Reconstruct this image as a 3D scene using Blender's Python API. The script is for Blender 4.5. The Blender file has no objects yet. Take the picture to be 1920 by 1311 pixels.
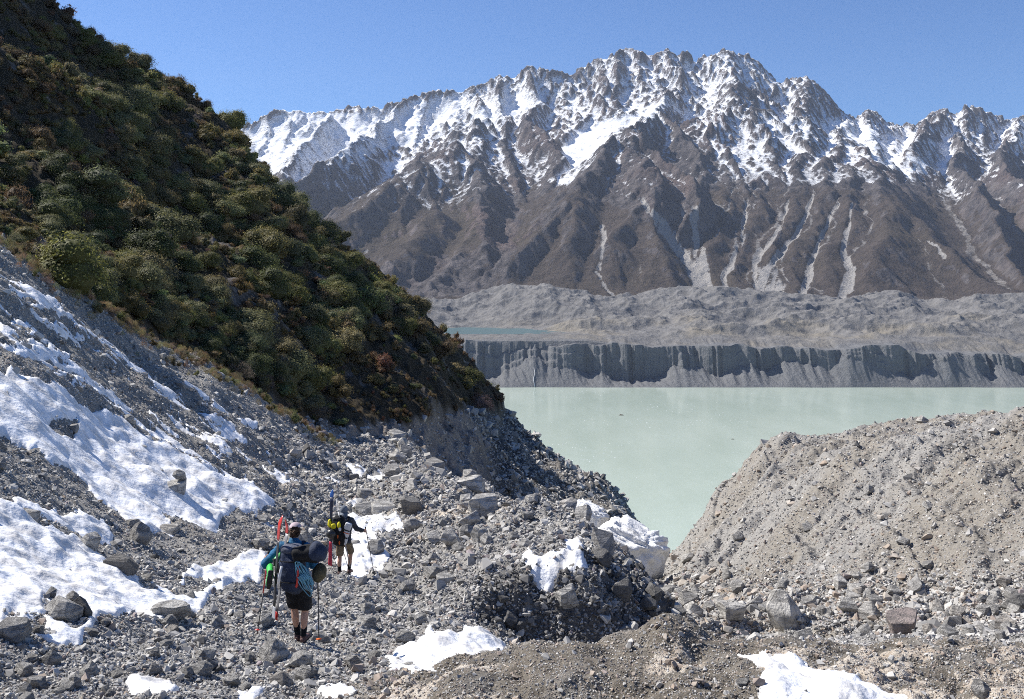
import bpy, bmesh, math, random, time
import numpy as np
from mathutils import Vector, Matrix
T0 = time.time()
rng = np.random.default_rng(7)
random.seed(7)
C = bpy.context.scene.collection
SC = bpy.context.scene
F = 1867.0          # focal length in pixels of a 1920 px wide frame (35 mm lens)
YH = 530.0          # row of the level horizon
HAZE = 0.000032
LAKE_Z = -(727 - YH) / F * 1795

# ------------------------------------------------------------------ numeric helpers
def at(u, py, Y):
    """point on the survey ray (u, py) at forward distance Y metres"""
    return np.array([(u - 960.0) / F * Y, Y, -(py - YH) / F * Y])

from concurrent.futures import ThreadPoolExecutor
_POOL = ThreadPoolExecutor(4)
_pr = np.random.default_rng(99)
_PERM = _pr.permutation(4096).astype(np.int32)
_ang = _pr.uniform(0, 2 * math.pi, 4096)
_GC = np.cos(_ang).astype(np.float32); _GS = np.sin(_ang).astype(np.float32)

def _perlin1(x, y, seed):
    ix = np.floor(x); iy = np.floor(y)
    fx = (x - ix).astype(np.float32); fy = (y - iy).astype(np.float32)
    ix = (ix.astype(np.int32) + seed * 31) & 4095; iy = (iy.astype(np.int32) + seed * 57) & 4095
    ux = fx * fx * fx * (fx * (fx * 6 - 15) + 10); uy = fy * fy * fy * (fy * (fy * 6 - 15) + 10)
    p0 = _PERM[ix]; p1 = _PERM[(ix + 1) & 4095]; iy1 = (iy + 1) & 4095
    h = _PERM[(p0 + iy) & 4095]; a = _GC[h] * fx + _GS[h] * fy
    h = _PERM[(p1 + iy) & 4095]; a += (_GC[h] * (fx - 1) + _GS[h] * fy - a) * ux
    h = _PERM[(p0 + iy1) & 4095]; b = _GC[h] * fx + _GS[h] * (fy - 1)
    h = _PERM[(p1 + iy1) & 4095]; b += (_GC[h] * (fx - 1) + _GS[h] * (fy - 1) - b) * ux
    return (a + (b - a) * uy) * 1.5

def perlin(x, y, seed=0):
    x, y = np.broadcast_arrays(np.asarray(x, dtype=np.float64), np.asarray(y, dtype=np.float64))
    if x.size < 40000: return _perlin1(x, y, seed)
    n = x.shape[0]; cuts = [n * k // 8 for k in range(9)]
    return np.concatenate(list(_POOL.map(lambda k: _perlin1(x[cuts[k]:cuts[k + 1]], y[cuts[k]:cuts[k + 1]], seed), range(8))))

def fbm(x, y, octs=5, seed=0, gain=0.5, lac=2.03):
    s = 0; a = 1.0
    for o in range(octs):
        s = s + a * perlin(x, y, seed + o * 17)
        x = x * lac + 5.3; y = y * lac - 3.7; a *= gain
    return s

def ridged(x, y, octs=5, seed=0, gain=0.5, lac=2.07):
    s = 0; a = 1.0; w = 1.0
    for o in range(octs):
        n = 1 - np.abs(perlin(x, y, seed + o * 13))
        n = n * n * w
        s = s + a * n
        w = np.clip(n * 1.6, 0, 1)
        x = x * lac + 7.1; y = y * lac + 2.9; a *= gain
    return s

def sstep(a, b, x):
    t = np.clip((x - a) / (b - a), 0, 1)
    return t * t * (3 - 2 * t)

class Sheet:
    """smooth surface through surveyed points: py as a function of (u, log Y)"""
    def __init__(self, cols, reg=1e-3):
        P = []; V = []
        for u, pts in cols:
            for Y, py in pts:
                P.append((u / 260.0, math.log(Y) / 0.22)); V.append(py)
        P = np.array(P); V = np.array(V, float)
        n = len(P)
        d = np.sqrt(((P[:, None] - P[None]) ** 2).sum(-1))
        K = self.phi(d) + reg * np.eye(n)
        A = np.zeros((n + 3, n + 3)); A[:n, :n] = K
        A[:n, n] = 1; A[:n, n + 1:] = P; A[n, :n] = 1; A[n + 1:, :n] = P.T
        self.w = np.linalg.solve(A, np.concatenate([V, [0, 0, 0]])); self.P = P
    @staticmethod
    def phi(d):
        return -d                                   # linear kernel: no overshoot
    def grid(self, us, ys, cu=240, cy=200):
        """evaluate on a coarse lattice, then bilinear"""
        gu = np.linspace(us[0], us[-1], cu); gs = np.linspace(math.log(ys[0]), math.log(ys[-1]), cy)
        U, S = np.meshgrid(gu / 260.0, gs / 0.22)
        Q = np.stack([U.ravel(), S.ravel()], 1)
        out = np.zeros(len(Q))
        for k in range(0, len(Q), 8000):
            q = Q[k:k + 8000]
            d = np.sqrt(((q[:, None] - self.P[None]) ** 2).sum(-1))
            out[k:k + 8000] = self.phi(d) @ self.w[:-3] + self.w[-3] + q @ self.w[-2:]
        G = out.reshape(cy, cu)
        for _ in range(2):                           # take the creases off the linear kernel
            Gp = np.pad(G, 1, mode='edge')
            G = (Gp[1:-1, 1:-1] * 4 + Gp[:-2, 1:-1] + Gp[2:, 1:-1] + Gp[1:-1, :-2] + Gp[1:-1, 2:]) / 8
        self.G, self.gu, self.gs = G, gu, gs
        UU, SS = np.meshgrid(us, np.log(ys))
        return self.look(UU, SS)
    def look(self, U, S):
        G, gu, gs = self.G, self.gu, self.gs
        return bilin(G, (U - gu[0]) / (gu[1] - gu[0]), (S - gs[0]) / (gs[1] - gs[0]))

def bilin(G, x, y):
    h, w = G.shape
    x = np.clip(x, 0, w - 1.001); y = np.clip(y, 0, h - 1.001)
    i = x.astype(int); j = y.astype(int); fx = x - i; fy = y - j
    return (G[j, i] * (1 - fx) * (1 - fy) + G[j, i + 1] * fx * (1 - fy)
            + G[j + 1, i] * (1 - fx) * fy + G[j + 1, i + 1] * fx * fy)

def blur(M, n=1):
    for _ in range(n):
        P = np.pad(M, 1, mode='edge')
        M = (P[1:-1, 1:-1] * 4 + 2 * (P[:-2, 1:-1] + P[2:, 1:-1] + P[1:-1, :-2] + P[1:-1, 2:])
             + P[:-2, :-2] + P[2:, 2:] + P[:-2, 2:] + P[2:, :-2]) / 16
    return M

def poly_mask(X, Y, poly):
    inside = np.zeros(X.shape, bool)
    n = len(poly)
    for k in range(n):
        x1, y1 = poly[k]; x2, y2 = poly[(k + 1) % n]
        if y1 == y2: continue
        c = ((y1 > Y) != (y2 > Y)) & (X < (x2 - x1) * (Y - y1) / (y2 - y1) + x1)
        inside ^= c
    return inside

def line_dist(X, Y, pl):
    d = np.full(X.shape, 1e9)
    for (x1, y1), (x2, y2) in zip(pl[:-1], pl[1:]):
        L2 = (x2 - x1) ** 2 + (y2 - y1) ** 2
        t = np.clip(((X - x1) * (x2 - x1) + (Y - y1) * (y2 - y1)) / L2, 0, 1)
        d = np.minimum(d, np.hypot(X - x1 - t * (x2 - x1), Y - y1 - t * (y2 - y1)))
    return d

# ------------------------------------------------------------------ blender helpers
def mesh_np(name, V, Fc, mat=None, smooth=True, attrs=None, parent=None):
    me = bpy.data.meshes.new(name)
    V = np.ascontiguousarray(V, dtype=np.float32); Fc = np.ascontiguousarray(Fc, dtype=np.int32)
    k = Fc.shape[1]
    me.vertices.add(len(V)); me.vertices.foreach_set('co', V.ravel())
    me.loops.add(Fc.size); me.loops.foreach_set('vertex_index', Fc.ravel())
    me.polygons.add(len(Fc))
    me.polygons.foreach_set('loop_start', np.arange(0, Fc.size, k, dtype=np.int32))
    me.polygons.foreach_set('loop_total', np.full(len(Fc), k, dtype=np.int32))
    me.polygons.foreach_set('use_smooth', np.full(len(Fc), smooth, dtype=bool))
    for an, av in (attrs or {}).items():
        av = np.asarray(av)
        if av.ndim == 2:
            a = me.attributes.new(an, 'FLOAT_COLOR', 'POINT')
            a.data.foreach_set('color', np.ascontiguousarray(av, dtype=np.float32).ravel())
        else:
            a = me.attributes.new(an, 'FLOAT', 'POINT' if len(av) == len(V) else 'FACE')
            a.data.foreach_set('value', np.ascontiguousarray(av, dtype=np.float32))
    me.update(calc_edges=True)
    if mat: me.materials.append(mat)
    o = bpy.data.objects.new(name, me)
    C.objects.link(o)
    if parent: o.parent = parent
    return o

def grid_faces(ny, nx, keep=None):
    idx = np.arange(ny * nx).reshape(ny, nx)
    q = np.stack([idx[:-1, :-1], idx[:-1, 1:], idx[1:, 1:], idx[1:, :-1]], -1).reshape(-1, 4)
    if keep is not None: q = q[keep.ravel()]
    return q

def compact(V, Fc, *arrs):
    used = np.zeros(len(V), bool); used[Fc.ravel()] = True
    m = np.cumsum(used) - 1
    return (V[used], m[Fc]) + tuple(a[used] for a in arrs)

def tag(o, label=None, cat=None, group=None, kind=None):
    if label: o['label'] = label
    if cat: o['category'] = cat
    if group: o['group'] = group
    if kind: o['kind'] = kind
    return o

class NT:
    def __init__(self, name, rough=0.9, spec=0.2):
        self.m = bpy.data.materials.new(name); self.m.use_nodes = True
        self.t = self.m.node_tree; self.b = self.t.nodes['Principled BSDF']
        self.b.inputs['Roughness'].default_value = rough
        self.b.inputs['Specular IOR Level'].default_value = spec
        self._c = None
    def n(self, kind, **kw):
        nd = self.t.nodes.new(kind)
        for k, v in kw.items(): setattr(nd, k, v)
        return nd
    def link(self, a, b): self.t.links.new(a, b)
    def val(self, sock, v):
        if hasattr(v, 'default_value') or isinstance(v, bpy.types.NodeSocket): self.link(v, sock)
        elif isinstance(v, (tuple, list)): sock.default_value = (*v, 1.0) if len(v) == 3 and sock.type == 'RGBA' else v
        else: sock.default_value = v
    def coord(self):
        if self._c is None: self._c = self.n('ShaderNodeTexCoord').outputs['Object']
        return self._c
    def noise(self, scale, detail=6, rough=0.6, vec=None, dist=0.0):
        nd = self.n('ShaderNodeTexNoise'); nd.inputs['Scale'].default_value = scale
        nd.inputs['Detail'].default_value = detail; nd.inputs['Roughness'].default_value = rough
        nd.inputs['Distortion'].default_value = dist
        self.link(vec or self.coord(), nd.inputs['Vector'])
        return nd.outputs['Fac']
    def voro(self, scale, feature='F1', vec=None, out='Distance'):
        nd = self.n('ShaderNodeTexVoronoi', feature=feature); nd.inputs['Scale'].default_value = scale
        self.link(vec or self.coord(), nd.inputs['Vector'])
        return nd.outputs[out]
    def mapping(self, scale=(1, 1, 1), rot=(0, 0, 0)):
        nd = self.n('ShaderNodeMapping'); nd.inputs['Scale'].default_value = scale; nd.inputs['Rotation'].default_value = rot
        self.link(self.coord(), nd.inputs['Vector']); return nd.outputs['Vector']
    def ramp(self, fac, stops, interp='LINEAR'):
        nd = self.n('ShaderNodeValToRGB'); cr = nd.color_ramp; cr.interpolation = interp
        while len(cr.elements) < len(stops): cr.elements.new(0.5)
        for e, (p, c) in zip(cr.elements, stops):
            e.position = p; e.color = (c, c, c, 1) if not isinstance(c, tuple) else (*c, 1)
        self.link(fac, nd.inputs['Fac']); return nd.outputs['Color']
    def mix(self, fac, a, b, blend='MIX'):
        nd = self.n('ShaderNodeMix', data_type='RGBA', blend_type=blend)
        self.val(nd.inputs[0], fac); self.val(nd.inputs[6], a); self.val(nd.inputs[7], b)
        return nd.outputs[2]
    def math(self, op, a, b=0.0, clamp=False):
        nd = self.n('ShaderNodeMath', operation=op, use_clamp=clamp)
        self.val(nd.inputs[0], a); self.val(nd.inputs[1], b); return nd.outputs[0]
    def attr(self, name, out='Fac'):
        nd = self.n('ShaderNodeAttribute', attribute_name=name); return nd.outputs[out]
    def objrand(self): return self.n('ShaderNodeObjectInfo').outputs['Random']
    def bump(self, h, strength=0.5, dist=0.1, normal=None):
        nd = self.n('ShaderNodeBump'); self.val(nd.inputs['Strength'], strength)
        nd.inputs['Distance'].default_value = dist; self.link(h, nd.inputs['Height'])
        if normal: self.link(normal, nd.inputs['Normal'])
        return nd.outputs['Normal']
    def done(self, color, normal=None, rough=None):
        self.val(self.b.inputs['Base Color'], color)
        if normal: self.link(normal, self.b.inputs['Normal'])
        if rough is not None: self.val(self.b.inputs['Roughness'], rough)
        return self.m

# ------------------------------------------------------------------ camera, sky, sun
cam = bpy.data.cameras.new('camera'); cam.lens = 35.0; cam.sensor_width = 36.0
cam.clip_start = 0.1; cam.clip_end = 30000
co = bpy.data.objects.new('camera', cam); C.objects.link(co)
co.location = (0, 0, 0)
# level camera, principal point on row YH of the 1311-row frame
cam.lens = F / 1920 * 36
cam.shift_y = -(655.5 - YH) / 1920
co.rotation_euler = (math.pi / 2, 0, 0)
SC.camera = co
SC.render.resolution_x, SC.render.resolution_y = 1024, 699
SUN = Vector((-0.64, 0.27, 0.72)).normalized()
w = bpy.data.worlds.new('World'); SC.world = w; w.use_nodes = True
nt = w.node_tree
sky = nt.nodes.new('ShaderNodeTexSky'); sky.sky_type = 'NISHITA'; sky.sun_disc = False
sky.sun_elevation = math.asin(SUN.z); sky.sun_rotation = math.atan2(SUN.x, SUN.y)
sky.altitude = 1200; sky.air_density = 1.0; sky.dust_density = 0.0; sky.ozone_density = 6.0
bg = nt.nodes['Background']; bg.inputs['Strength'].default_value = 0.075
tint = nt.nodes.new('ShaderNodeMix'); tint.data_type = 'RGBA'; tint.blend_type = 'MULTIPLY'; tint.inputs[0].default_value = 1.0
tint.inputs[7].default_value = (0.74, 0.90, 1.10, 1)
nt.links.new(sky.outputs['Color'], tint.inputs[6]); nt.links.new(tint.outputs[2], bg.inputs['Color'])
sl = bpy.data.lights.new('sun', 'SUN'); sl.energy = 5.0; sl.angle = math.radians(0.53); sl.color = (1.0, 0.955, 0.89)
so = bpy.data.objects.new('sun', sl); C.objects.link(so)
so.rotation_euler = SUN.to_track_quat('Z', 'Y').to_euler(); so.location = (-200, 100, 300)
SC.view_settings.view_transform = 'Standard'; SC.view_settings.look = 'None'
SC.view_settings.exposure = 0.72; SC.view_settings.gamma = 1.0
SC.cycles.max_bounces = 5; SC.cycles.diffuse_bounces = 3; SC.cycles.glossy_bounces = 2
SC.cycles.transmission_bounces = 2; SC.cycles.volume_bounces = 0; SC.cycles.caustics_reflective = False
SC.cycles.filter_width = 1.0
SC.cycles.use_denoising = False
# ------------------------------------------------------------------ ground sheet: scree, gully floor, hump, near dirt bank, right moraine
NEAR = [
 (-900, [(4, 1500), (10, 900), (16, 640), (26, 420), (40, 250), (70, 120), (110, 60)]),
 (-300, [(3.5, 1640), (6, 1440), (10, 1180), (15, 930), (20, 760), (27, 590), (34, 470), (40, 400), (50, 350), (70, 330), (110, 300)]),
 (0, [(3.5, 1660), (5, 1486), (9.5, 1311), (13, 1110), (18, 915), (26, 700), (32, 590), (37, 510), (41, 465), (46, 450), (55, 450), (70, 450), (110, 430)]),
 (200, [(3.5, 1660), (5, 1480), (10, 1311), (14, 1150), (18, 1060), (24, 935), (32, 800), (40, 695), (46, 620), (49, 592), (54, 596), (66, 610), (110, 600)]),
 (400, [(3.5, 1660), (5, 1480), (10.5, 1311), (15, 1165), (20, 1085), (26, 1005), (31, 945), (38, 855), (46, 765), (51, 715), (54, 694), (60, 705), (75, 715), (110, 700)]),
 (560, [(3.5, 1660), (5, 1480), (10.5, 1311), (15.2, 1203), (20, 1135), (26, 1065), (36, 965), (46, 890), (54, 820), (58, 790), (62, 798), (75, 800), (110, 780)]),
 (620, [(10.7, 1305), (16, 1205), (26, 1080), (36, 990), (46, 925), (54, 880), (59, 850), (63, 830), (70, 815), (85, 800), (110, 780)]),
 (650, [(3.5, 1660), (5, 1480), (11, 1290), (13, 1260), (16, 1205), (26, 1090), (36, 995), (46, 932), (56, 882), (64, 855), (74, 830), (85, 806), (110, 790)]),
 (760, [(3.5, 1660), (5, 1500), (8.5, 1345), (11, 1272), (12.3, 1262), (14, 1250), (16, 1212), (22, 1140), (26, 1092), (34, 1005), (44, 935), (55, 885), (70, 850), (85, 822), (110, 810)]),
 (900, [(3.5, 1660), (5, 1500), (8.2, 1340), (10.5, 1234), (11.3, 1240), (13, 1247), (15.5, 1212), (18, 1188), (21.4, 1168), (22.0, 1108), (24, 1078), (28, 1034), (34, 980), (42, 922), (47, 903), (50, 908), (58, 930), (75, 960), (110, 960)]),
 (1000, [(3.5, 1660), (5, 1510), (8.1, 1340), (10.3, 1205), (11, 1222), (13, 1255), (16, 1250), (21.3, 1222), (21.9, 1120), (22.5, 1065), (27, 1025), (32, 985), (38, 957), (41, 955), (46, 985), (60, 1020), (110, 1060)]),
 (1080, [(10.2, 1196), (11, 1225), (14, 1265), (21.2, 1245), (21.8, 1120), (22.5, 1052), (27, 1012), (32, 982), (35, 978), (39, 1000), (46, 1050), (60, 1070), (110, 1100)]),
 (1130, [(3.5, 1660), (5, 1510), (8.1, 1340), (10, 1192), (11, 1225), (14, 1270), (21.2, 1250), (21.9, 1130), (22.7, 1060), (26, 1022), (30, 1000), (33, 1010), (38, 1060), (46, 1090), (60, 1085), (110, 1130)]),
 (1210, [(10, 1180), (11, 1215), (14, 1270), (21.4, 1262), (22.3, 1165), (23.3, 1105), (25.5, 1082), (28.5, 1090), (34, 1135), (44, 1118), (50, 1092), (56, 1085), (66, 1090), (110, 1150)]),
 (1265, [(3.5, 1660), (5, 1510), (8, 1340), (10, 1172), (11, 1215), (14, 1265), (21, 1258), (23, 1200), (24.5, 1160), (27, 1168), (34, 1165), (40, 1115), (46, 1072), (51, 1040), (55, 1032), (60, 1045), (75, 1090), (110, 1190)]),
 (1350, [(3.5, 1660), (5, 1510), (8, 1340), (10, 1190), (11, 1215), (14, 1245), (20, 1225), (26, 1175), (33, 1125), (40, 1050), (46, 985), (50, 935), (54, 905), (57, 903), (64, 940), (80, 1040), (110, 1150)]),
 (1300, [(10, 1180), (14, 1255), (20, 1235), (25.5, 1180), (33, 1140), (40, 1085), (46, 1030), (51.5, 985), (55, 984), (60, 1005), (75, 1070), (110, 1180)]),
 (1400, [(10.2, 1200), (14, 1235), (20, 1215), (27, 1165), (34, 1100), (41, 1015), (47, 940), (52.5, 868), (55.5, 866), (62, 895), (80, 990), (110, 1100)]),
 (1450, [(8, 1340), (10.2, 1203), (14, 1225), (20, 1208), (28, 1155), (35, 1080), (41, 990), (47, 900), (50.5, 845), (53, 814), (56, 813), (64, 840), (80, 930), (110, 1050)]),
 (1470, [(10.2, 1203), (20, 1207), (28, 1152), (35, 1075), (41, 985), (47, 895), (50.5, 838), (52.6, 811), (56, 812), (64, 838), (110, 1040)]),
 (1520, [(10.3, 1205), (20, 1205), (27, 1160), (34, 1080), (40, 985), (46, 880), (50, 826), (51.5, 813), (58, 815), (80, 910), (110, 1020)]),
 (1600, [(3.5, 1660), (5, 1510), (8, 1340), (10.4, 1207), (14, 1215), (20, 1200), (26, 1165), (32, 1085), (38, 975), (43, 885), (47, 822), (50, 813), (60, 822), (80, 890), (110, 990)]),
 (1750, [(8, 1340), (10.5, 1210), (18, 1200), (24, 1155), (30, 1055), (35, 955), (40, 860), (43.5, 800), (47, 787), (54, 786), (66, 800), (85, 850), (110, 930)]),
 (1920, [(3.5, 1660), (5, 1510), (8, 1340), (10.5, 1214), (16, 1210), (21, 1160), (26, 1065), (31, 945), (35, 860), (38.5, 795), (41, 776), (48, 774), (60, 780), (85, 810), (110, 860)]),
 (2300, [(3.5, 1660), (5, 1500), (8, 1340), (10.5, 1230), (16, 1160), (22, 1050), (28, 890), (33, 770), (38, 700), (60, 700), (110, 720)]),
 (2800, [(3.5, 1660), (8, 1300), (12, 1150), (20, 950), (30, 760), (60, 640), (110, 640)]),
]
nsh = Sheet(NEAR)
nu, ny = 1500, 980
us = np.linspace(-620, 2540, nu); ys = np.exp(np.linspace(math.log(3.6), math.log(100), ny))
PYg = nsh.grid(us, ys, 320, 430)
UU, YY = np.meshgrid(us, ys)
XX = (UU - 960) / F * YY
ZZ = -(PYg - YH) / F * YY
# region weights, in the plan of the place
moraine = sstep(1180, 1320, UU) * sstep(19, 26, YY)                    # right-hand moraine wall
scree = (1 - sstep(430, 620, UU + (PYg - 900) * 0.3)) * sstep(17, 24, YY)
bank = (1 - sstep(11.2, 13.5, YY)) * sstep(560, 760, UU + 25 * (12 - YY))
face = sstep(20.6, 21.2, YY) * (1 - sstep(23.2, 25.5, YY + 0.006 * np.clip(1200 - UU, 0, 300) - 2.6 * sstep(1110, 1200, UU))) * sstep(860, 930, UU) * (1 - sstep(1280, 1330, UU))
rough = np.clip(1.0 - 0.5 * scree - 0.35 * moraine + 0.6 * face, 0.2, 2)
sc_y = np.clip(YY / 25, 0.35, 1.4)
disp = 0.30 * sc_y * (1 - 0.6 * moraine) * fbm(XX / 3.1, YY / 3.6, 3, 3)
disp += 0.13 * rough * sc_y * (ridged(XX / 1.1, YY / 1.3, 4, 21) - 0.9)
disp += 0.045 * rough * fbm(XX / 0.32, YY / 0.4, 3, 5) * np.clip(YY / 14, 0.5, 2)
# gullies that run down the fall line of the right wall and of the scree
a1 = XX * 0.62 - YY * 0.78; b1 = XX * 0.78 + YY * 0.62
mor = (0.10 * fbm(a1 / 0.6, b1 / 5.0, 3, 77) + 0.30 * fbm(a1 / 2.2, b1 / 9.0, 4, 61) - 0.40 * (ridged(a1 / 4.5 + 2 + 0.3 * fbm(XX / 5, YY / 5, 2, 73), b1 / 22.0, 4, 71) - 0.9) + 0.22 * sstep(-0.15, 0.15, fbm(XX / 6, ZZ / 1.1, 3, 75)))
disp += moraine * (mor - mor[moraine > 0.9].mean() - 0.28)
a2 = XX * 0.45 + YY * 0.89; b2 = XX * 0.89 - YY * 0.45
disp += scree * 0.13 * fbm(a2 / 1.5, b2 / 9.0, 4, 81)
# broken blocks on the dark face
disp += face * 0.22 * (ridged(XX / 1.5 + 3, YY / 1.0, 4, 91) - 0.9)
disp -= bank * 0.10 * (ridged(XX / 0.9, YY / 0.9, 4, 95) - 0.9)
damp = 1 - 0.85 * np.exp(-((UU - 560) / 70) ** 2 - ((YY - 15.2) / 1.2) ** 2)   # trodden spot under the first walker
ZZ = ZZ + disp * damp
PYn = YH - ZZ / YY * F                                                   # where each point of the ground was surveyed
def ground_z(x, y):
    u = np.asarray(x) / np.asarray(y) * F + 960; s = np.log(np.asarray(y))
    return bilin(ZZ, (u - us[0]) / (us[1] - us[0]), (s - math.log(3.6)) / (math.log(100 / 3.6) / (ny - 1)))

# snow cover: patches mapped on the ground
MW, MH = 880, 700                                                         # survey map, 4 px a cell, origin (-620, 300)... 
MX, MY = np.meshgrid(np.arange(0, 1120) * 2.8 - 620, np.arange(0, 460) * 2.6 + 300)
wx = 8 * fbm(MX / 38, MY / 28, 4, 201); wy = 6 * fbm(MX / 38, MY / 28, 4, 231)
WX, WY = MX + wx, MY + wy
SNOWP = [
 [(-620, 400), (-300, 560), (0, 685), (100, 735), (230, 800), (330, 858), (430, 900), (525, 938), (505, 960), (440, 952), (425, 990), (350, 1012), (250, 985), (200, 950), (150, 900), (60, 840), (0, 808), (-300, 700), (-620, 600)],
 [(-620, 900), (-300, 940), (0, 958), (70, 985), (130, 1008), (190, 1052), (235, 1085), (300, 1090), (360, 1062), (430, 1058), (505, 1064), (490, 1088), (405, 1096), (385, 1130), (310, 1152), (250, 1150), (190, 1165), (150, 1215), (60, 1222), (0, 1236), (-300, 1290), (-620, 1340)],
 [(20, 930), (90, 950), (200, 985), (215, 1010), (160, 1000), (90, 985), (30, 960)],
 [(300, 985), (400, 970), (440, 985), (420, 1005), (330, 1020)],
 [(632, 985), (690, 962), (770, 985), (765, 998), (705, 1008), (728, 1042), (715, 1078), (655, 1088), (628, 1050), (655, 1012)],
 [(980, 1030), (1008, 1046), (1050, 1040), (1062, 1010), (1090, 1003), (1102, 1060), (1080, 1072), (1048, 1062), (1028, 1102), (1000, 1085)],
 [(858, 1150), (885, 1162), (912, 1190), (960, 1194), (985, 1204), (930, 1228), (880, 1242), (800, 1262), (735, 1260), (716, 1235), (790, 1210), (800, 1188), (850, 1200), (872, 1192)],
 [(1380, 1220), (1440, 1228), (1505, 1240), (1540, 1262), (1580, 1274), (1705, 1300), (1725, 1330), (1440, 1340), (1415, 1290), (1440, 1266), (1398, 1250)],
 [(240, 1275), (300, 1270), (340, 1290), (310, 1312), (250, 1300)],
 [(590, 1290), (650, 1284), (690, 1290), (640, 1300)], [(1000, 1135), (1016, 1140), (1020, 1165), (1005, 1160)],
 [(640, 872), (700, 880), (735, 892), (690, 896), (650, 884)], [(650, 948), (672, 944), (676, 952), (655, 956)], [(440, 1295), (500, 1288), (480, 1306), (450, 1310)],
]
snow_map = np.zeros(MX.shape)
for P in SNOWP: snow_map = np.maximum(snow_map, poly_mask(WX, WY, P).astype(float))
snow_map = blur(snow_map, 2)
along = fbm((MX * -0.57 + MY * 0.82) / 6.0, (MX * 0.82 + MY * 0.57) / 70.0, 4, 301)     # grain down the scree
def streak(pl, wd, k=1.0, cut=0.0):
    global snow_map
    d = line_dist(MX + 0.4 * wx, MY + 0.4 * wy, pl)
    v = sstep(wd * 1.3, wd * 0.2, d + 0 * d) if False else np.clip(1.25 - d / wd, 0, 1)
    v = v * np.clip(k + 1.5 * along - cut, 0, 1)
    snow_map = np.maximum(snow_map, v)
streak([(-300, 430), (0, 612), (60, 648), (130, 700), (260, 790), (340, 838), (440, 900)], 11, 0.9)
streak([(-300, 450), (0, 640), (120, 712), (230, 778), (330, 850)], 9, 0.6)
streak([(-200, 400), (0, 540), (60, 574), (150, 640), (230, 690), (330, 752), (430, 812)], 14, 0.45, 0.1)
streak([(-200, 370), (0, 506), (60, 545), (112, 588)], 8, 1.0)
streak([(20, 530), (110, 590), (170, 640), (250, 695), (330, 745)], 5, 0.8)
streak([(90, 560), (140, 600), (200, 645), (270, 690)], 4, 0.7)
streak([(350, 728), (380, 752), (420, 776), (482, 796)], 6, 1.0)
streak([(250, 690), (320, 740), (400, 800), (470, 850), (560, 900)], 9, 0.25, 0.1)
streak([(400, 820), (480, 868), (560, 900), (620, 905)], 22, 0.35, 0.15)
streak([(120, 760), (300, 860), (420, 905)], 8, 0.3, 0.0)
streak([(790, 872), (826, 890)], 5, 0.8); streak([(640, 880), (720, 895)], 5, 0.6)
rs = np.random.default_rng(88)
for _ in range(26):
    xa = rs.uniform(-80, 430); ya = 0.66 * xa + rs.uniform(505, 640); ln = rs.uniform(40, 170)
    streak([(xa, ya), (xa + 0.42 * ln, ya + 0.31 * ln), (xa + 0.82 * ln, ya + 0.58 * ln)], rs.uniform(2.2, 5.0), 0.75)
# bare islands of rubble in the snow
bare = np.zeros(MX.shape)
for P in [[(240, 1060), (300, 1085), (380, 1070), (420, 1085), (330, 1110), (260, 1100)], [(330, 1100), (390, 1085), (385, 1108), (325, 1120)],
          [(75, 1130), (150, 1120), (165, 1175), (130, 1195), (80, 1165)], [(0, 1160), (85, 1165), (95, 1200), (20, 1210)],
          [(300, 960), (400, 985), (440, 975), (500, 960), (440, 1010), (330, 1020)], [(85, 780), (150, 790), (140, 812), (95, 800)]]:
    bare = np.maximum(bare, poly_mask(WX, WY, P))
snow_map *= 1 - 0.92 * blur(bare.astype(float), 3)
def smap(M, u, py):
    return bilin(M, (u + 620) / 2.8, (py - 300) / 2.6)
snow = smap(snow_map, UU, PYg) * (1 - sstep(1180, 1240, UU) * sstep(13, 16, YY)) * (1 - sstep(62, 70, YY))
snow *= np.where((UU < 1000) & (YY < 11.6) & (PYg < 1262), 0.0, 1.0)
snow *= np.where((PYg > 1140) & (YY > 20) & (UU > 690), 0.0, 1.0) 
grain = fbm(XX / 0.8, YY / 1.0, 4, 401)
scov = snow + (0.42 * (grain - 0.15) + 0.22 * fbm(XX / 0.16, YY / 0.22, 3, 405)) * (snow > 0.02) * np.clip(1.35 - snow, 0.3, 1)
# dirty old ice that shows through the near bank
dm = sstep(-0.08, 0.2, fbm(XX / 0.75 + 9, YY / 0.55, 4, 431)) * sstep(1390, 1470, UU) * (1 - sstep(9.9, 10.2, YY)) * sstep(7.4, 7.7, YY)
dm = np.maximum(dm, np.clip(1.3 - np.hypot((UU - 1265) / 62, (PYg - 1225) / 26), 0, 1) * (YY < 11) * sstep(-0.25, 0.1, fbm(XX / 0.3, YY / 0.3, 3, 441)))
dm = np.maximum(dm, 0.9 * sstep(0.05, 0.3, fbm(XX / 0.9, YY / 0.35, 4, 437)) * sstep(640, 700, UU) * (1 - sstep(900, 960, UU)) * (YY < 10.2))
dm = np.maximum(dm, 0.85 * np.clip(1.5 - np.hypot((UU - 850) / 110, (PYg - 970) / 11), 0, 1) * (YY > 30))
dm = np.maximum(dm, 0.7 * np.clip(1.4 - np.hypot((UU - 560) / 100, (PYg - 905) / 22), 0, 1) * (YY > 30) * sstep(0.0, 0.3, fbm(XX / 1.5, YY / 1.5, 4, 447)))
ZZ = ZZ + dm * 0.05 * fbm(XX / 0.25, YY / 0.25, 3, 451) 
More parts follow.
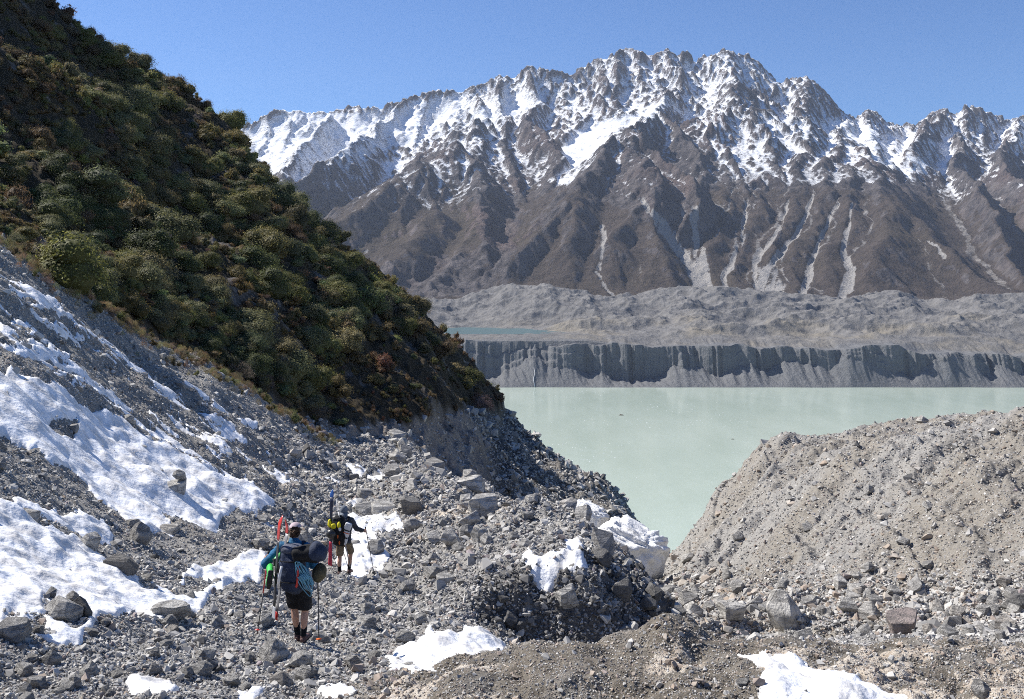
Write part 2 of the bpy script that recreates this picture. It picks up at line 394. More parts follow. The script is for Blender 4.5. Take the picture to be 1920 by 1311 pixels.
# the undercut lump of old snow on the near bank, gravel on its top
lump = np.exp(-(((UU - 1262) / 58) ** 2) ** 1.6 - (((YY - 10.0) / 0.42) ** 2) ** 1.5)
ZZ = ZZ + 0.17 * lump
tan = np.clip(moraine * (0.5 + 1.5 * fbm(a1 / 3.5, b1 / 14, 4, 461)) + scree * (0.3 + 0.5 * fbm(a2 / 2.0, b2 / 12, 3, 463)), 0, 1)
Vn = np.stack([XX, YY, ZZ], -1).reshape(-1, 3)

# ---- materials of the ground
def ground_material():
    m = NT('gravel_ground', 0.92, 0.15)
    n1 = m.noise(9, 8, 0.7); n2 = m.noise(1.1, 5, 0.6); n3 = m.noise(55, 3, 0.6)
    grey = m.mix(m.ramp(n1, [(0.3, 0.0), (0.7, 1.0)]), (0.22, 0.212, 0.198), (0.43, 0.414, 0.386))
    dirt = m.mix(m.ramp(n1, [(0.3, 0.0), (0.7, 1.0)]), (0.208, 0.188, 0.159), (0.362, 0.336, 0.293))
    brown = m.mix(m.ramp(n1, [(0.3, 0.0), (0.7, 1.0)]), (0.10, 0.085, 0.066), (0.29, 0.257, 0.21))
    col = m.mix(m.attr('tan'), grey, dirt)
    col = m.mix(m.math('MULTIPLY', m.attr('bank'), m.ramp(n2, [(0.25, 0.25), (0.5, 1.0)])), col, brown)
    col = m.mix(m.attr('dark'), col, m.mix(n1, (0.05, 0.048, 0.047), (0.12, 0.115, 0.11)))  # near-black tone of the hump face: painted-in shade over wet gravel
    ice = m.mix(m.ramp(n1, [(0.35, 0.0), (0.65, 1.0)]), (0.42, 0.34, 0.26), (0.72, 0.66, 0.57))
    dirtn = m.math('SUBTRACT', m.attr('dirty'), m.math('MULTIPLY', m.ramp(n3, [(0.45, 0.0), (0.65, 1.0)]), 0.35), True)
    col = m.mix(m.ramp(dirtn, [(0.2, 0.0), (0.4, 1.0)]), col, ice)
    col = m.mix(m.ramp(n3, [(0.35, 0.35), (0.6, 0.0)]), col, (0.05, 0.047, 0.043))
    h = m.math('ADD', m.math('MULTIPLY', n1, 1.0), m.math('MULTIPLY', n3, 0.35))
    return m.done(col, m.bump(h, 0.9, 0.08))
def snow_material():
    m = NT('snow', 0.6, 0.25)
    n1 = m.noise(2.2, 7, 0.55); n2 = m.noise(9, 4, 0.5)
    base = m.mix(m.ramp(n1, [(0.42, 0.0), (0.70, 1.0)]), (0.84, 0.85, 0.868), (0.58, 0.555, 0.52))
    base = m.mix(m.ramp(m.noise(60, 2, 0.5), [(0.68, 0.0), (0.74, 0.3)]), base, (0.35, 0.32, 0.28))
    h = m.math('ADD', m.math('MULTIPLY', n1, 1.0), m.math('MULTIPLY', n2, 0.45))
    return m.done(base, m.bump(h, 0.5, 0.13))
M_GROUND = ground_material(); M_SNOW = snow_material()
wet_shade = face * sstep(0.0, 0.35, 0.5 + fbm(XX / 1.2, YY, 3, 471))  # shade on the hump face put into the colour, together with wet gravel
fl = np.ones((ny - 1, nu - 1), bool)
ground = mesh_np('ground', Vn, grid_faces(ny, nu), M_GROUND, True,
                 {'tan': tan.ravel(), 'bank': bank.ravel(), 'dark': wet_shade.ravel() * 0.72, 'dirty': dm.ravel()})
tag(ground, kind='structure')
# snow lies on the ground as a sheet with its own thickness
th = np.where(scov > 0.30, 0.008 + 0.05 * sstep(0.3, 0.95, scov) * np.clip(YY / 16, 0.55, 1.4) * np.where(UU > 560, 0.55, 1.0), (scov - 0.30) * 0.7)
th += 0.018 * (scov > 0.4) * fbm(XX / 0.55, YY / 0.7, 3, 411) 
low = blur(ZZ, 3)
sm_ = sstep(0.33, 0.6, scov)
Zs = ZZ + sm_ * 0.75 * (low - ZZ) + th
Zs -= 0.06 * np.clip(fbm(XX / 0.9, YY / 1.0, 2, 415) - 0.35, 0, 1) * (scov > 0.5)
kp = (scov[:-1, :-1] > 0.2) | (scov[1:, 1:] > 0.2) | (scov[1:, :-1] > 0.2) | (scov[:-1, 1:] > 0.2)
Vs, Fs = compact(np.stack([XX, YY, Zs], -1).reshape(-1, 3), grid_faces(ny, nu, kp))
snowo = mesh_np('snow_cover', Vs, Fs, M_SNOW, True)
tag(snowo, 'melting white spring snow lying in patches over the grey rubble', 'snow', kind='stuff')
print('TT', 'near ground', round(time.time() - T0, 1))
# ------------------------------------------------------------------ bush hill and the ridge that runs down to the lake
HILL = [
 (-900, [(40, 300), (60, 30), (90, -300), (140, -700), (200, -750), (450, -200)]),
 (-300, [(38, 420), (50, 360), (60, 294), (80, 75), (100, -85), (130, -365), (160, -530), (200, -540), (260, -220), (450, 100)]),  # out of view; raised so its shadow falls on the hill's upper left
 (0, [(38, 640), (42, 520), (46, 448), (54, 385), (62, 330), (80, 215), (110, 70), (140, -60), (170, -100), (200, -60), (260, 60), (450, 300)]),
 (100, [(42, 680), (48, 560), (54, 478), (65, 400), (85, 285), (110, 170), (132, 90), (150, 38), (165, 30), (200, 90), (260, 200), (450, 400)]),
 (250, [(50, 780), (56, 640), (62, 560), (75, 470), (95, 370), (120, 270), (145, 192), (160, 142), (170, 133), (200, 190), (260, 300), (450, 500)]),
 (440, [(55, 860), (63, 730), (70, 640), (85, 540), (105, 440), (130, 340), (155, 270), (170, 242), (180, 243), (220, 320), (280, 430), (450, 640)]),
 (520, [(60, 880), (67, 785), (74, 695), (88, 590), (110, 490), (140, 400), (165, 362), (178, 351), (190, 356), (230, 430), (300, 560), (450, 750)]),
 (600, [(64, 900), (72, 815), (79, 760), (88, 690), (104, 595), (128, 505), (155, 450), (172, 437), (186, 440), (230, 500), (300, 620), (450, 900)]),
 (650, [(66, 920), (76, 812), (84, 750), (98, 660), (125, 560), (155, 505), (175, 490), (190, 495), (240, 560), (300, 680), (450, 1000)]),
 (740, [(70, 960), (82, 848), (90, 795), (97, 735), (106, 685), (122, 632), (145, 590), (170, 562), (185, 556), (200, 562), (250, 640), (320, 800), (450, 1080)]),
 (820, [(74, 990), (88, 880), (98, 818), (106, 770), (112, 722), (124, 700), (150, 650), (170, 622), (185, 617), (200, 622), (250, 720), (320, 880), (450, 1120)]),
 (870, [(76, 1000), (94, 890), (108, 808), (114, 776), (118, 768), (126, 790), (145, 768), (162, 715), (182, 668), (196, 662), (215, 680), (260, 790), (320, 920), (450, 1140)]),
 (900, [(80, 990), (100, 900), (118, 825), (128, 815), (150, 785), (165, 755), (182, 708), (198, 698), (215, 708), (260, 820), (450, 1140)]),
 (930, [(70, 1010), (95, 925), (115, 865), (140, 812), (155, 780), (170, 768), (183, 750), (198, 738), (215, 745), (260, 850), (450, 1150)]),
 (1000, [(66, 1040), (90, 975), (110, 918), (140, 858), (170, 815), (190, 797), (205, 808), (250, 900), (450, 1160)]),
 (1060, [(64, 1070), (75, 1040), (90, 1000), (110, 952), (140, 898), (165, 867), (180, 858), (195, 872), (240, 960), (450, 1170)]),
 (1140, [(64, 1100), (75, 1080), (90, 1042), (110, 995), (135, 935), (155, 900), (165, 893), (180, 912), (230, 1000), (450, 1180)]),
 (1200, [(60, 1150), (75, 1115), (95, 1065), (115, 1025), (135, 995), (148, 984), (160, 994), (200, 1090), (450, 1180)]),
 (1265, [(60, 1180), (75, 1140), (100, 1085), (122, 1052), (138, 1041), (150, 1052), (190, 1130), (450, 1190)]),
 (1350, [(60, 1290), (75, 1250), (100, 1180), (140, 1130), (190, 1160), (450, 1200)]),
 (1600, [(60, 1320), (100, 1300), (190, 1280), (450, 1220)]),
]
hsh = Sheet(HILL)
hnu, hny = 1050, 760
hu = np.linspace(-520, 1440, hnu); hy = np.exp(np.linspace(math.log(40), math.log(440), hny))
HP = hsh.grid(hu, hy, 260, 220)
HU, HY = np.meshgrid(hu, hy)
HX = (HU - 960) / F * HY; HZ = -(HP - YH) / F * HY
VEGLINE = [(-900, 60), (-300, 400), (0, 468), (200, 605), (420, 712), (560, 792), (640, 806), (760, 806), (862, 778), (935, 768), (960, 742), (985, 690), (2000, 0)]
def veg_line(u): return np.interp(u, [a for a, b in VEGLINE], [b for a, b in VEGLINE])
veg = sstep(4, -10, HP - veg_line(HU) - 14 * fbm(HX / 6, HY / 9, 3, 501))
hd = (2.0 * fbm(HX / 17, HY / 22, 3, 511) + 1.8 * fbm(HX / 40, HY / 60, 2, 513) + 2.2 * (ridged(HX / 24, HY / 40, 3, 515) - 0.9)) * veg * sstep(46, 70, HY)
hd += 0.7 * (ridged(HX / 8, HY / 10, 4, 521) - 0.9) * (1 - veg) * np.clip(HY / 110, 0.4, 1.2)
hd += 0.25 * fbm(HX / 1.6, HY / 2.0, 4, 531) * np.clip(HY / 100, 0.5, 1.5)
# gully lines down the bare slope below the path, towards the lake
ha = HX * 0.75 + HY * 0.66; hb = HX * 0.66 - HY * 0.75
slope_w = (1 - veg) * sstep(880, 950, HU)
hd -= slope_w * 1.5 * ridged(ha / 16.0, hb / 70.0, 4, 541) * np.clip(HY / 120, 0.5, 1.4)
# rock foot of the hill
foot = (1 - veg) * sstep(600, 660, HU) * (1 - sstep(900, 960, HU)) * (HY < 118)
hd += foot * 0.8 * (ridged(HX / 4.0, HY / 9.0, 4, 551) - 0.95) + 0.35 * fbm(HX / 1.2, HY / 1.6, 3, 553)
HZ = HZ + hd
HPn = YH - HZ / HY * F
HZ = np.maximum(HZ, LAKE_Z - 6)
def hill_z(u, y):
    return bilin(HZ, (u - hu[0]) / (hu[1] - hu[0]), (np.log(y) - math.log(40)) / (math.log(440 / 40) / (hny - 1)))
def hill_material():
    m = NT('hillside', 0.95, 0.1)
    n1 = m.noise(1.3, 8, 0.7); n2 = m.noise(0.16, 5, 0.6); n3 = m.noise(7, 4, 0.7)
    soil = m.mix(n1, (0.03, 0.025, 0.017), (0.085, 0.068, 0.043))
    rock = m.mix(m.ramp(n1, [(0.3, 0.0), (0.7, 1.0)]), (0.10, 0.094, 0.088), (0.27, 0.255, 0.235))
    wrk = m.mix(m.ramp(n1, [(0.3, 0.0), (0.7, 1.0)]), (0.20, 0.172, 0.15), (0.42, 0.37, 0.32))
    rock = m.mix(m.attr('foot'), rock, wrk)
    dk = m.mix(n1, (0.035, 0.034, 0.034), (0.10, 0.098, 0.095))
    rock = m.mix(m.attr('dark'), rock, dk)
    crag = m.math('MULTIPLY', m.ramp(n2, [(0.57, 0.0), (0.63, 1.0)]), m.ramp(n1, [(0.4, 0.2), (0.6, 1.0)]))
    soil = m.mix(crag, soil, (0.20, 0.185, 0.175))
    col = m.mix(m.attr('veg'), rock, soil)
    h = m.math('ADD', n1, m.math('MULTIPLY', n3, 0.4))
    return m.done(col, m.bump(h, 1.0, 0.5))
hdark = slope_w * sstep(0.05, 0.45, fbm(ha / 9, hb / 30, 4, 561) + 0.15)
hillo = mesh_np('bush_hillside', np.stack([HX, HY, HZ], -1).reshape(-1, 3), grid_faces(hny, hnu), hill_material(), True,
                {'veg': veg.ravel(), 'foot': foot.ravel(), 'dark': hdark.ravel() * 0.7})
tag(hillo, kind='structure')
print('TT', 'hill', round(time.time() - T0, 1))

# ------------------------------------------------------------------ lake
def lake_material():
    m = NT('glacial_water', 0.15, 0.35)
    v = m.mapping((0.02, 0.006, 1)); n = m.noise(1.0, 5, 0.6, v)
    col = m.mix(m.ramp(n, [(0.35, 0.0), (0.7, 1.0)]), (0.38, 0.45, 0.375), (0.435, 0.505, 0.43))
    v2 = m.mapping((0.5, 0.9, 1)); n2 = m.noise(1.0, 4, 0.6, v2)
    return m.done(col, m.bump(n2, 0.12, 0.25))
xs = np.linspace(-900, 4200, 60); yl = np.linspace(150, 1990, 40)
LX, LY = np.meshgrid(xs, yl)
lake = mesh_np('lake', np.stack([LX, LY, np.full(LX.shape, LAKE_Z)], -1).reshape(-1, 3), grid_faces(40, 60), lake_material())
tag(lake, kind='structure')

# ------------------------------------------------------------------ far moraine terrace with its cut bank
terr_top = []
def terr_cols():
    out = []
    #        u    top  foot-of-cliff  mid(back of rim) then hummock crest row
    T = [(300, 630, 690, 600, 560), (780, 634, 690, 612, 562), (860, 640, 690, 622, 566), (940, 644, 692, 620, 545), (1030, 650, 688, 618, 538), (1100, 646, 690, 615, 555),
         (1150, 648, 698, 612, 566), (1240, 652, 700, 610, 552), (1340, 646, 690, 608, 546), (1420, 652, 684, 612, 552),
         (1500, 656, 688, 612, 560), (1580, 652, 690, 610, 566), (1680, 650, 692, 608, 555), (1730, 660, 678, 610, 568), (1840, 664, 690, 612, 560), (1920, 668, 694, 612, 562), (2200, 664, 690, 612, 560)]
    for u, t, f, md, cr in T:
        terr_top.append((u, t, f))
        out.append((u, [(1700, 752), (1795, 727), (1803, 724), (1832, f), (1846, t), (1856, t - 3), (1960, 0.6 * t + 0.4 * md), (2080, md), (2300, 0.5 * md + 0.5 * cr + 4), (2560, cr), (2720, cr + 10), (2900, cr + 15), (3300, cr + 20)]))
    return out
tsh = Sheet(terr_cols())
tnu = 1150
tu = np.concatenate([np.linspace(260, 738, 60), np.linspace(740, 2120, tnu - 60)])
ty = np.concatenate([np.linspace(1785, 1828, 80), np.linspace(1828.3, 1885, 170), np.exp(np.linspace(math.log(1886), math.log(3100), 330))])
TU, TY = np.meshgrid(tu, ty)
tsh.grid(np.array([500, 2200]), np.array([1690, 3300]), 160, 700)
TX = (TU - 960) / F * TY
near_bank = 1 - sstep(1880, 1910, TY)
x1 = TX + 22 * fbm(TX / 70, TX * 0 + 1.5, 3, 609)
lobe = fbm(x1 / 230, TX * 0 + 2.5, 3, 619)
def rd(sc, sd, o=3): return ridged(x1 / sc, TY / 400 + sd, o, 611 + sd)
flute = 20 * lobe - 10 * (rd(75, 1) - 0.9) * (0.45 + 1.1 * sstep(-0.35, 0.35, fbm(TX / 180, TX * 0 + 7, 2, 613))) - 5 * (rd(24, 5) - 0.9) + 9 * fbm(x1 / 34, TX * 0 + 11, 3, 637) - 1.6 * perlin(TX / 5, TY / 60, 617)
tb = [a for a in terr_top]
topz = -(np.interp(TU, [a for a, b, c in terr_top], [b for a, b, c in terr_top]) - YH) / F * 1848 + 7.0 * fbm(TX / 80, TX * 0, 4, 623)
footz = -(np.interp(TU, [a for a, b, c in terr_top], [c for a, b, c in terr_top]) - YH) / F * 1840 + 24 * fbm(TX / 85, TX * 0 + 4, 4, 625) - 0.35 * flute
footz = np.minimum(footz, topz - 2)
Yc = 1842 + flute
TP = tsh.look(TU, np.log(np.clip(TY, 1701, 3200)))
TZ = -(TP - YH) / F * TY
shore = 1797 + 3 * fbm(TX / 120, TX * 0 + 9, 3, 627)
zs = np.minimum(LAKE_Z + (footz - LAKE_Z) * (TY - shore) / (1842 + 16 * lobe - shore), topz - 1)
zs += 1.6 * fbm((TX + 0.3 * TY) / 9, TY / 60, 4, 629) * sstep(0, 12, TY - shore)
stp = np.clip((TY - Yc) / (8.0 + 26 * sstep(1150, 950, TU) + 14 * sstep(0.0, 0.4, fbm(TX / 90, TX * 0 + 3, 3, 633))), 0, 1)
zc = footz + (topz - footz) * (stp + 0.06 * np.sin(stp * 15 + 2 * fbm(TX / 30, TY / 30, 2, 635)) * stp * (1 - stp) * 4)
zb = np.where(TY < Yc, zs, zc)
wb = sstep(0, 50, TY - Yc - 34 )
TZ = zb * (1 - wb) + TZ * wb
ter = sstep(1865, 1960, TY)
hum = ridged(TX / 190, TY / 150, 5, 631) - 0.85
TZ += ter * (19 * hum + 13 * fbm(TX / 330, TY / 260, 4, 641) + 2.2 * (ridged(TX / 46, TY / 46, 4, 651) - 0.9)) * sstep(1865, 2150, TY + 0 * TX) ** 0.7
TZ += ter * 1.8 * fbm(TX / 30, TY / 30, 4, 655)
pond_w = np.exp(-(((TU - 890 - 25 * fbm(TY / 60, TY * 0, 2, 657)) / 150) ** 2) ** 2 - (((TY - 2100) / 165) ** 2) ** 2)
PONDZ = -(619.5 - YH) / F * 2100
TZ = TZ * (1 - pond_w) + (PONDZ - 4.5 + 3 * fbm(TX / 40, TY / 40, 3, 661)) * pond_w
TZ = np.where(TY < 1792, LAKE_Z - 3, TZ)
rim = PONDZ + 1.2 * (0.5 - pond_w) + 0.8 * fbm(TX / 25, TY / 25, 3, 663) - 0.20 * np.clip(1932 - TY, 0, 999) - 400 * (TY < 1880) - 400 * sstep(2290, 2340, TY) - 0.16 * np.clip(TU - 1100, 0, 999) / F * TY
TZ = np.where(pond_w < 0.5, np.maximum(TZ, rim), TZ)
def terrace_material():
    m = NT('moraine_terrace', 0.95, 0.1)
    n1 = m.noise(0.05, 8, 0.7); n2 = m.noise(0.009, 5, 0.6); n3 = m.noise(0.35, 4, 0.7)
    grey = m.mix(m.ramp(n1, [(0.3, 0.0), (0.7, 1.0)]), (0.115, 0.111, 0.107), (0.22, 0.212, 0.203))
    warm = m.mix(n1, (0.16, 0.143, 0.115), (0.28, 0.25, 0.20))
    col = m.mix(m.math('MULTIPLY', m.ramp(n2, [(0.45, 0.0), (0.65, 1.0)]), m.attr('warm')), grey, warm)
    cl = m.mix(n1, (0.10, 0.103, 0.107), (0.195, 0.198, 0.202))
    col = m.mix(m.attr('cliff'), col, cl)
    spk = m.ramp(n3, [(0.33, 1.0), (0.42, 0.0)])
    col = m.mix(m.math('MULTIPLY', spk, 0.55), col, (0.06, 0.06, 0.06))
    h = m.math('ADD', n1, m.math('MULTIPLY', n3, 0.35))
    return m.done(col, m.bump(h, 0.9, 6.0))
M_TERR = terrace_material()
gz = np.gradient(TZ, axis=0) / np.gradient(ty)[:, None]
cliffm = near_bank * sstep(0.7, 1.6, np.abs(gz))
warmm = sstep(1850, 1880, TY) * (1 - sstep(2120, 2260, TY)) + 0.5 * pond_w
terr = mesh_np('moraine_terrace', np.stack([TX, TY, TZ], -1).reshape(-1, 3), grid_faces(len(ty), tnu), M_TERR, True,
               {'cliff': np.maximum(cliffm, near_bank * 0.85).ravel(), 'warm': np.clip(warmm, 0, 1).ravel()})
tag(terr, kind='structure')
pm = NT('pond_water', 0.35, 0.2); pm.done((0.075, 0.125, 0.125))
px0, px1 = at(722, 619, 2105), at(1058, 619, 2105)
pond = mesh_np('pond', [(px0[0], 1942, PONDZ), (px1[0], 1942, PONDZ), (px1[0], 2300, PONDZ), (px0[0], 2300, PONDZ)], [(0, 1, 2, 3)], pm.m)
tag(pond, kind='structure')
print('TT', 'terrace', round(time.time() - T0, 1))

# ------------------------------------------------------------------ mountains: ridge lines, then weathering
SKY = [(-200, 300), (100, 280), (300, 255), (440, 239), (480, 222), (515, 204), (540, 209), (561, 206), (580, 213), (594, 209), (630, 206), (661, 197), (700, 200), (757, 185), (798, 170), (850, 168), (873, 167),
       (911, 150), (940, 137), (961, 147), (986, 122), (1007, 126), (1040, 132), (1069, 138), (1090, 122), (1132, 106), (1162, 90), (1195, 93), (1208, 99), (1220, 104), (1243, 87), (1262, 100), (1278, 93), (1303, 108), (1332, 102), (1357, 91), (1378, 97), (1407, 104),
       (1428, 122), (1457, 154), (1474, 147), (1510, 141), (1526, 150), (1553, 177), (1582, 212), (1600, 217), (1610, 218), (1620, 205), (1632, 203), (1649, 214), (1664, 231), (1690, 232), (1716, 231), (1732, 214), (1766, 200), (1787, 214),
       (1807, 195), (1830, 201), (1845, 204), (1870, 218), (1899, 220), (1930, 210), (2000, 180), (2100, 190), (2300, 200)]
def skyY(u): return np.interp(u, [-200, 440, 800, 1165, 1400, 1640, 1900, 2300], [4700, 4900, 5000, 5250, 5250, 5350, 5500, 5600])
RIDGES = [
 [(u, p, skyY(u)) for u, p in SKY],
 [(757, 185, 4950), (720, 225, 4650), (690, 262, 4350), (657, 270, 4150), (600, 308, 3850), (523, 354, 3550), (440, 420, 3250), (330, 500, 2950)],
 [(640, 206, 4900), (600, 240, 4600), (560, 290, 4250), (520, 330, 3950)],
 [(873, 168, 5050), (905, 215, 4600), (869, 272, 3980), (820, 300, 3800), (765, 314, 3680), (690, 370, 3420), (602, 440, 3150), (540, 500, 2980)],
 [(869, 272, 3980), (888, 340, 3620), (892, 410, 3330), (865, 490, 3020), (840, 556, 2780)],
 [(892, 410, 3330), (920, 470, 3080), (915, 540, 2850)],
 [(800, 390, 3330), (750, 470, 3000), (720, 540, 2800)],
 [(905, 215, 4600), (950, 300, 4050), (985, 380, 3650), (975, 430, 3420)],
 [(986, 122, 5150), (1020, 180, 4750), (1000, 222, 4450), (1023, 242, 4250), (1050, 292, 3980), (1040, 345, 3720)],
 [(940, 137, 5120), (935, 205, 4650), (960, 218, 4520), (945, 290, 4120)],
 [(1165, 90, 5250), (1140, 160, 4850), (1110, 205, 4600), (1075, 235, 4400)],
 [(1243, 87, 5250), (1262, 150, 4800), (1240, 204, 4350), (1203, 226, 4050), (1174, 246, 3830), (1123, 288, 3600), (1073, 353, 3330), (1010, 422, 3080), (960, 478, 2920), (945, 540, 2790)],
 [(1174, 246, 3830), (1198, 310, 3520), (1205, 365, 3300), (1150, 455, 3000), (1130, 552, 2770)],
 [(1205, 365, 3300), (1240, 450, 3010), (1265, 545, 2780)],
 [(1073, 353, 3330), (1060, 450, 3010), (1045, 540, 2790)],
 [(1240, 204, 4350), (1290, 255, 4000), (1335, 312, 3750), (1318, 350, 3600)],
 [(1174, 246, 3830), (1230, 282, 3660), (1266, 320, 3520), (1298, 368, 3360), (1287, 425, 3180)],
 [(1357, 91, 5250), (1378, 150, 4850), (1390, 168, 4620), (1345, 215, 4300), (1330, 270, 4020), (1345, 322, 3800), (1352, 380, 3520), (1338, 470, 3060), (1345, 550, 2780)],
 [(1510, 141, 5300), (1500, 210, 4700), (1470, 242, 4320), (1440, 300, 3960), (1420, 362, 3650), (1392, 450, 3200), (1382, 550, 2790)],
 [(1500, 230, 4420), (1512, 300, 3950), (1490, 372, 3600), (1455, 460, 3140), (1445, 555, 2780)],
 [(1582, 212, 5000), (1570, 252, 4400), (1560, 302, 3950), (1542, 380, 3560), (1500, 480, 3060), (1485, 560, 2770)],
 [(1600, 262, 4300), (1602, 312, 3900), (1592, 380, 3560), (1555, 480, 3060), (1548, 560, 2770)],
 [(1632, 203, 5350), (1640, 272, 4420), (1648, 320, 3920), (1655, 382, 3500), (1642, 470, 3060), (1625, 562, 2760)],
 [(1648, 320, 3920), (1690, 402, 3480), (1760, 472, 3140), (1840, 532, 2900), (1930, 572, 2720)],
 [(1807, 195, 5400), (1795, 290, 4500), (1805, 332, 4120), (1850, 392, 3720), (1872, 452, 3420), (1905, 512, 3120), (1960, 565, 2800)],
 [(1920, 212, 5500), (1885, 292, 4600), (1920, 342, 4150), (1965, 422, 3650), (2010, 522, 3050)],
 [(1766, 200, 5400), (1720, 262, 4560), (1700, 285, 4300)],
 [(2100, 190, 5500), (2100, 300, 4500), (2120, 450, 3500), (2150, 560, 2800)],
]
cell = 6.0
gx = np.arange(-2700, 4150, cell); gy = np.arange(2560, 5950, cell)
GX, GY = np.meshgrid(gx, gy)
w1 = fbm(GX / 520, GY / 520, 4, 701); w2 = fbm(GX / 520, GY / 520, 4, 741)
w3 = fbm(GX / 120, GY / 120, 4, 761); w4 = fbm(GX / 120, GY / 120, 4, 781)
PX = GX + 45 * w1 + 16 * w3; PY_ = GY + 45 * w2 + 16 * w4
GZ = np.full(GX.shape, -1e3)
for ri, R in enumerate(RIDGES):
    soft = ri in (3, 4, 5, 6, 12, 13, 14) ; rib = ri in (17, 18, 19, 20, 21, 22, 23)
    k0, k1, kl, rr = (0.62, 24, 80, 26) if rib else ((0.62, 42, 100, 26) if soft else (0.60, 85, 110, 4))
    pts = [at(*p) for p in R]
    for p, q in zip(pts[:-1], pts[1:]):
        L2 = (q[0] - p[0]) ** 2 + (q[1] - p[1]) ** 2
        zm = max(p[2], q[2]); rad = max(zm + 150, 80) / k0 + 250
        i0 = np.searchsorted(gx, min(p[0], q[0]) - rad); i1 = np.searchsorted(gx, max(p[0], q[0]) + rad)
        j0 = np.searchsorted(gy, min(p[1], q[1]) - rad); j1 = np.searchsorted(gy, max(p[1], q[1]) + rad)
        if i1 <= i0 or j1 <= j0: continue
        sx, sy = PX[j0:j1, i0:i1], PY_[j0:j1, i0:i1]
        t = np.clip(((sx - p[0]) * (q[0] - p[0]) + (sy - p[1]) * (q[1] - p[1])) / L2, 0, 1)
        d = np.hypot(sx - p[0] - t * (q[0] - p[0]), sy - p[1] - t * (q[1] - p[1]))
        d = np.sqrt(d * d + rr * rr) - rr
        h = p[2] + t * (q[2] - p[2]) - k0 * d * np.where(sx > p[0] + t * (q[0] - p[0]), 1.28, 0.94) - k1 * (1 - np.exp(-d / kl))
        GZ[j0:j1, i0:i1] = np.maximum(GZ[j0:j1, i0:i1], h)
floor_ = -(566 - YH) / F * GY + (GY - 2700) * 0.06 + 8 * w1
GZ = np.log(np.exp(np.clip((GZ - floor_) / 25, -40, 60)) + 1) * 25 + floor_
hi = sstep(60, 750, GZ)
GU0 = GX / GY * F + 960; GP0 = YH - GZ / GY * F
butt = np.zeros(GX.shape)
for P in [[(1174, 240), (1235, 275), (1305, 330), (1305, 425), (1205, 405), (1115, 385), (1085, 345)], [(869, 268), (965, 330), (980, 430), (945, 545), (900, 470), (890, 380), (835, 330)], [(700, 500), (900, 470), (930, 556), (720, 556)]]:
    butt = np.maximum(butt, poly_mask(GU0 + 12 * w4, GP0 + 10 * w3, P))
butt = blur(butt, 6)
def crag(x, y, octs, seed):
    s_ = 0; a = 1.0
    for o in range(octs):
        s_ = s_ + a * (0.55 - np.abs(perlin(x, y, seed + 19 * o)) * 1.4); x = x * 2.1 + 3; y = y * 2.1 + 1; a *= 0.5
    return s_
GU0 = GX / GY * F + 960; GP0 = YH - GZ / GY * F
calm = np.zeros(GX.shape)
for P, v in [([(430, 262), (520, 216), (640, 212), (760, 200), (870, 176), (890, 190), (800, 255), (690, 280), (640, 298), (560, 335), (480, 325)], 0.7),
             ([(880, 205), (950, 176), (1035, 172), (1000, 205), (900, 235)], 0.9),
             ([(1245, 190), (1275, 168), (1232, 218), (1165, 242), (1120, 288), (1075, 345), (1030, 342), (1050, 290), (1062, 240), (1110, 228), (1180, 218)], 0.95),
             ([(1560, 232), (1620, 230), (1700, 248), (1780, 272), (1800, 320), (1720, 335), (1650, 310), (1600, 262)], 0.8), ([(660, 290), (768, 300), (690, 368), (655, 378), (607, 345)], 0.8)]:
    calm = np.maximum(calm, v * poly_mask(GU0 + 8 * w4, GP0 + 6 * w3, P))
calm = blur(calm, 5)
GZ += (0.2 + 0.8 * hi) * 36 * (ridged(GX / 230 + 0.35 * w3, GY / 430 + 0.3 * w4, 5, 801) - 0.95) * (1 - 0.6 * calm)
GZ += np.maximum(0.15 + 0.85 * hi, 0.9 * butt) * 26 * crag(GX / 110 + 0.4 * w3, GY / 260 + 0.3 * w4, 4, 821) * (1 - 0.9 * calm)
print('TT', 'tents', round(time.time() - T0, 1))

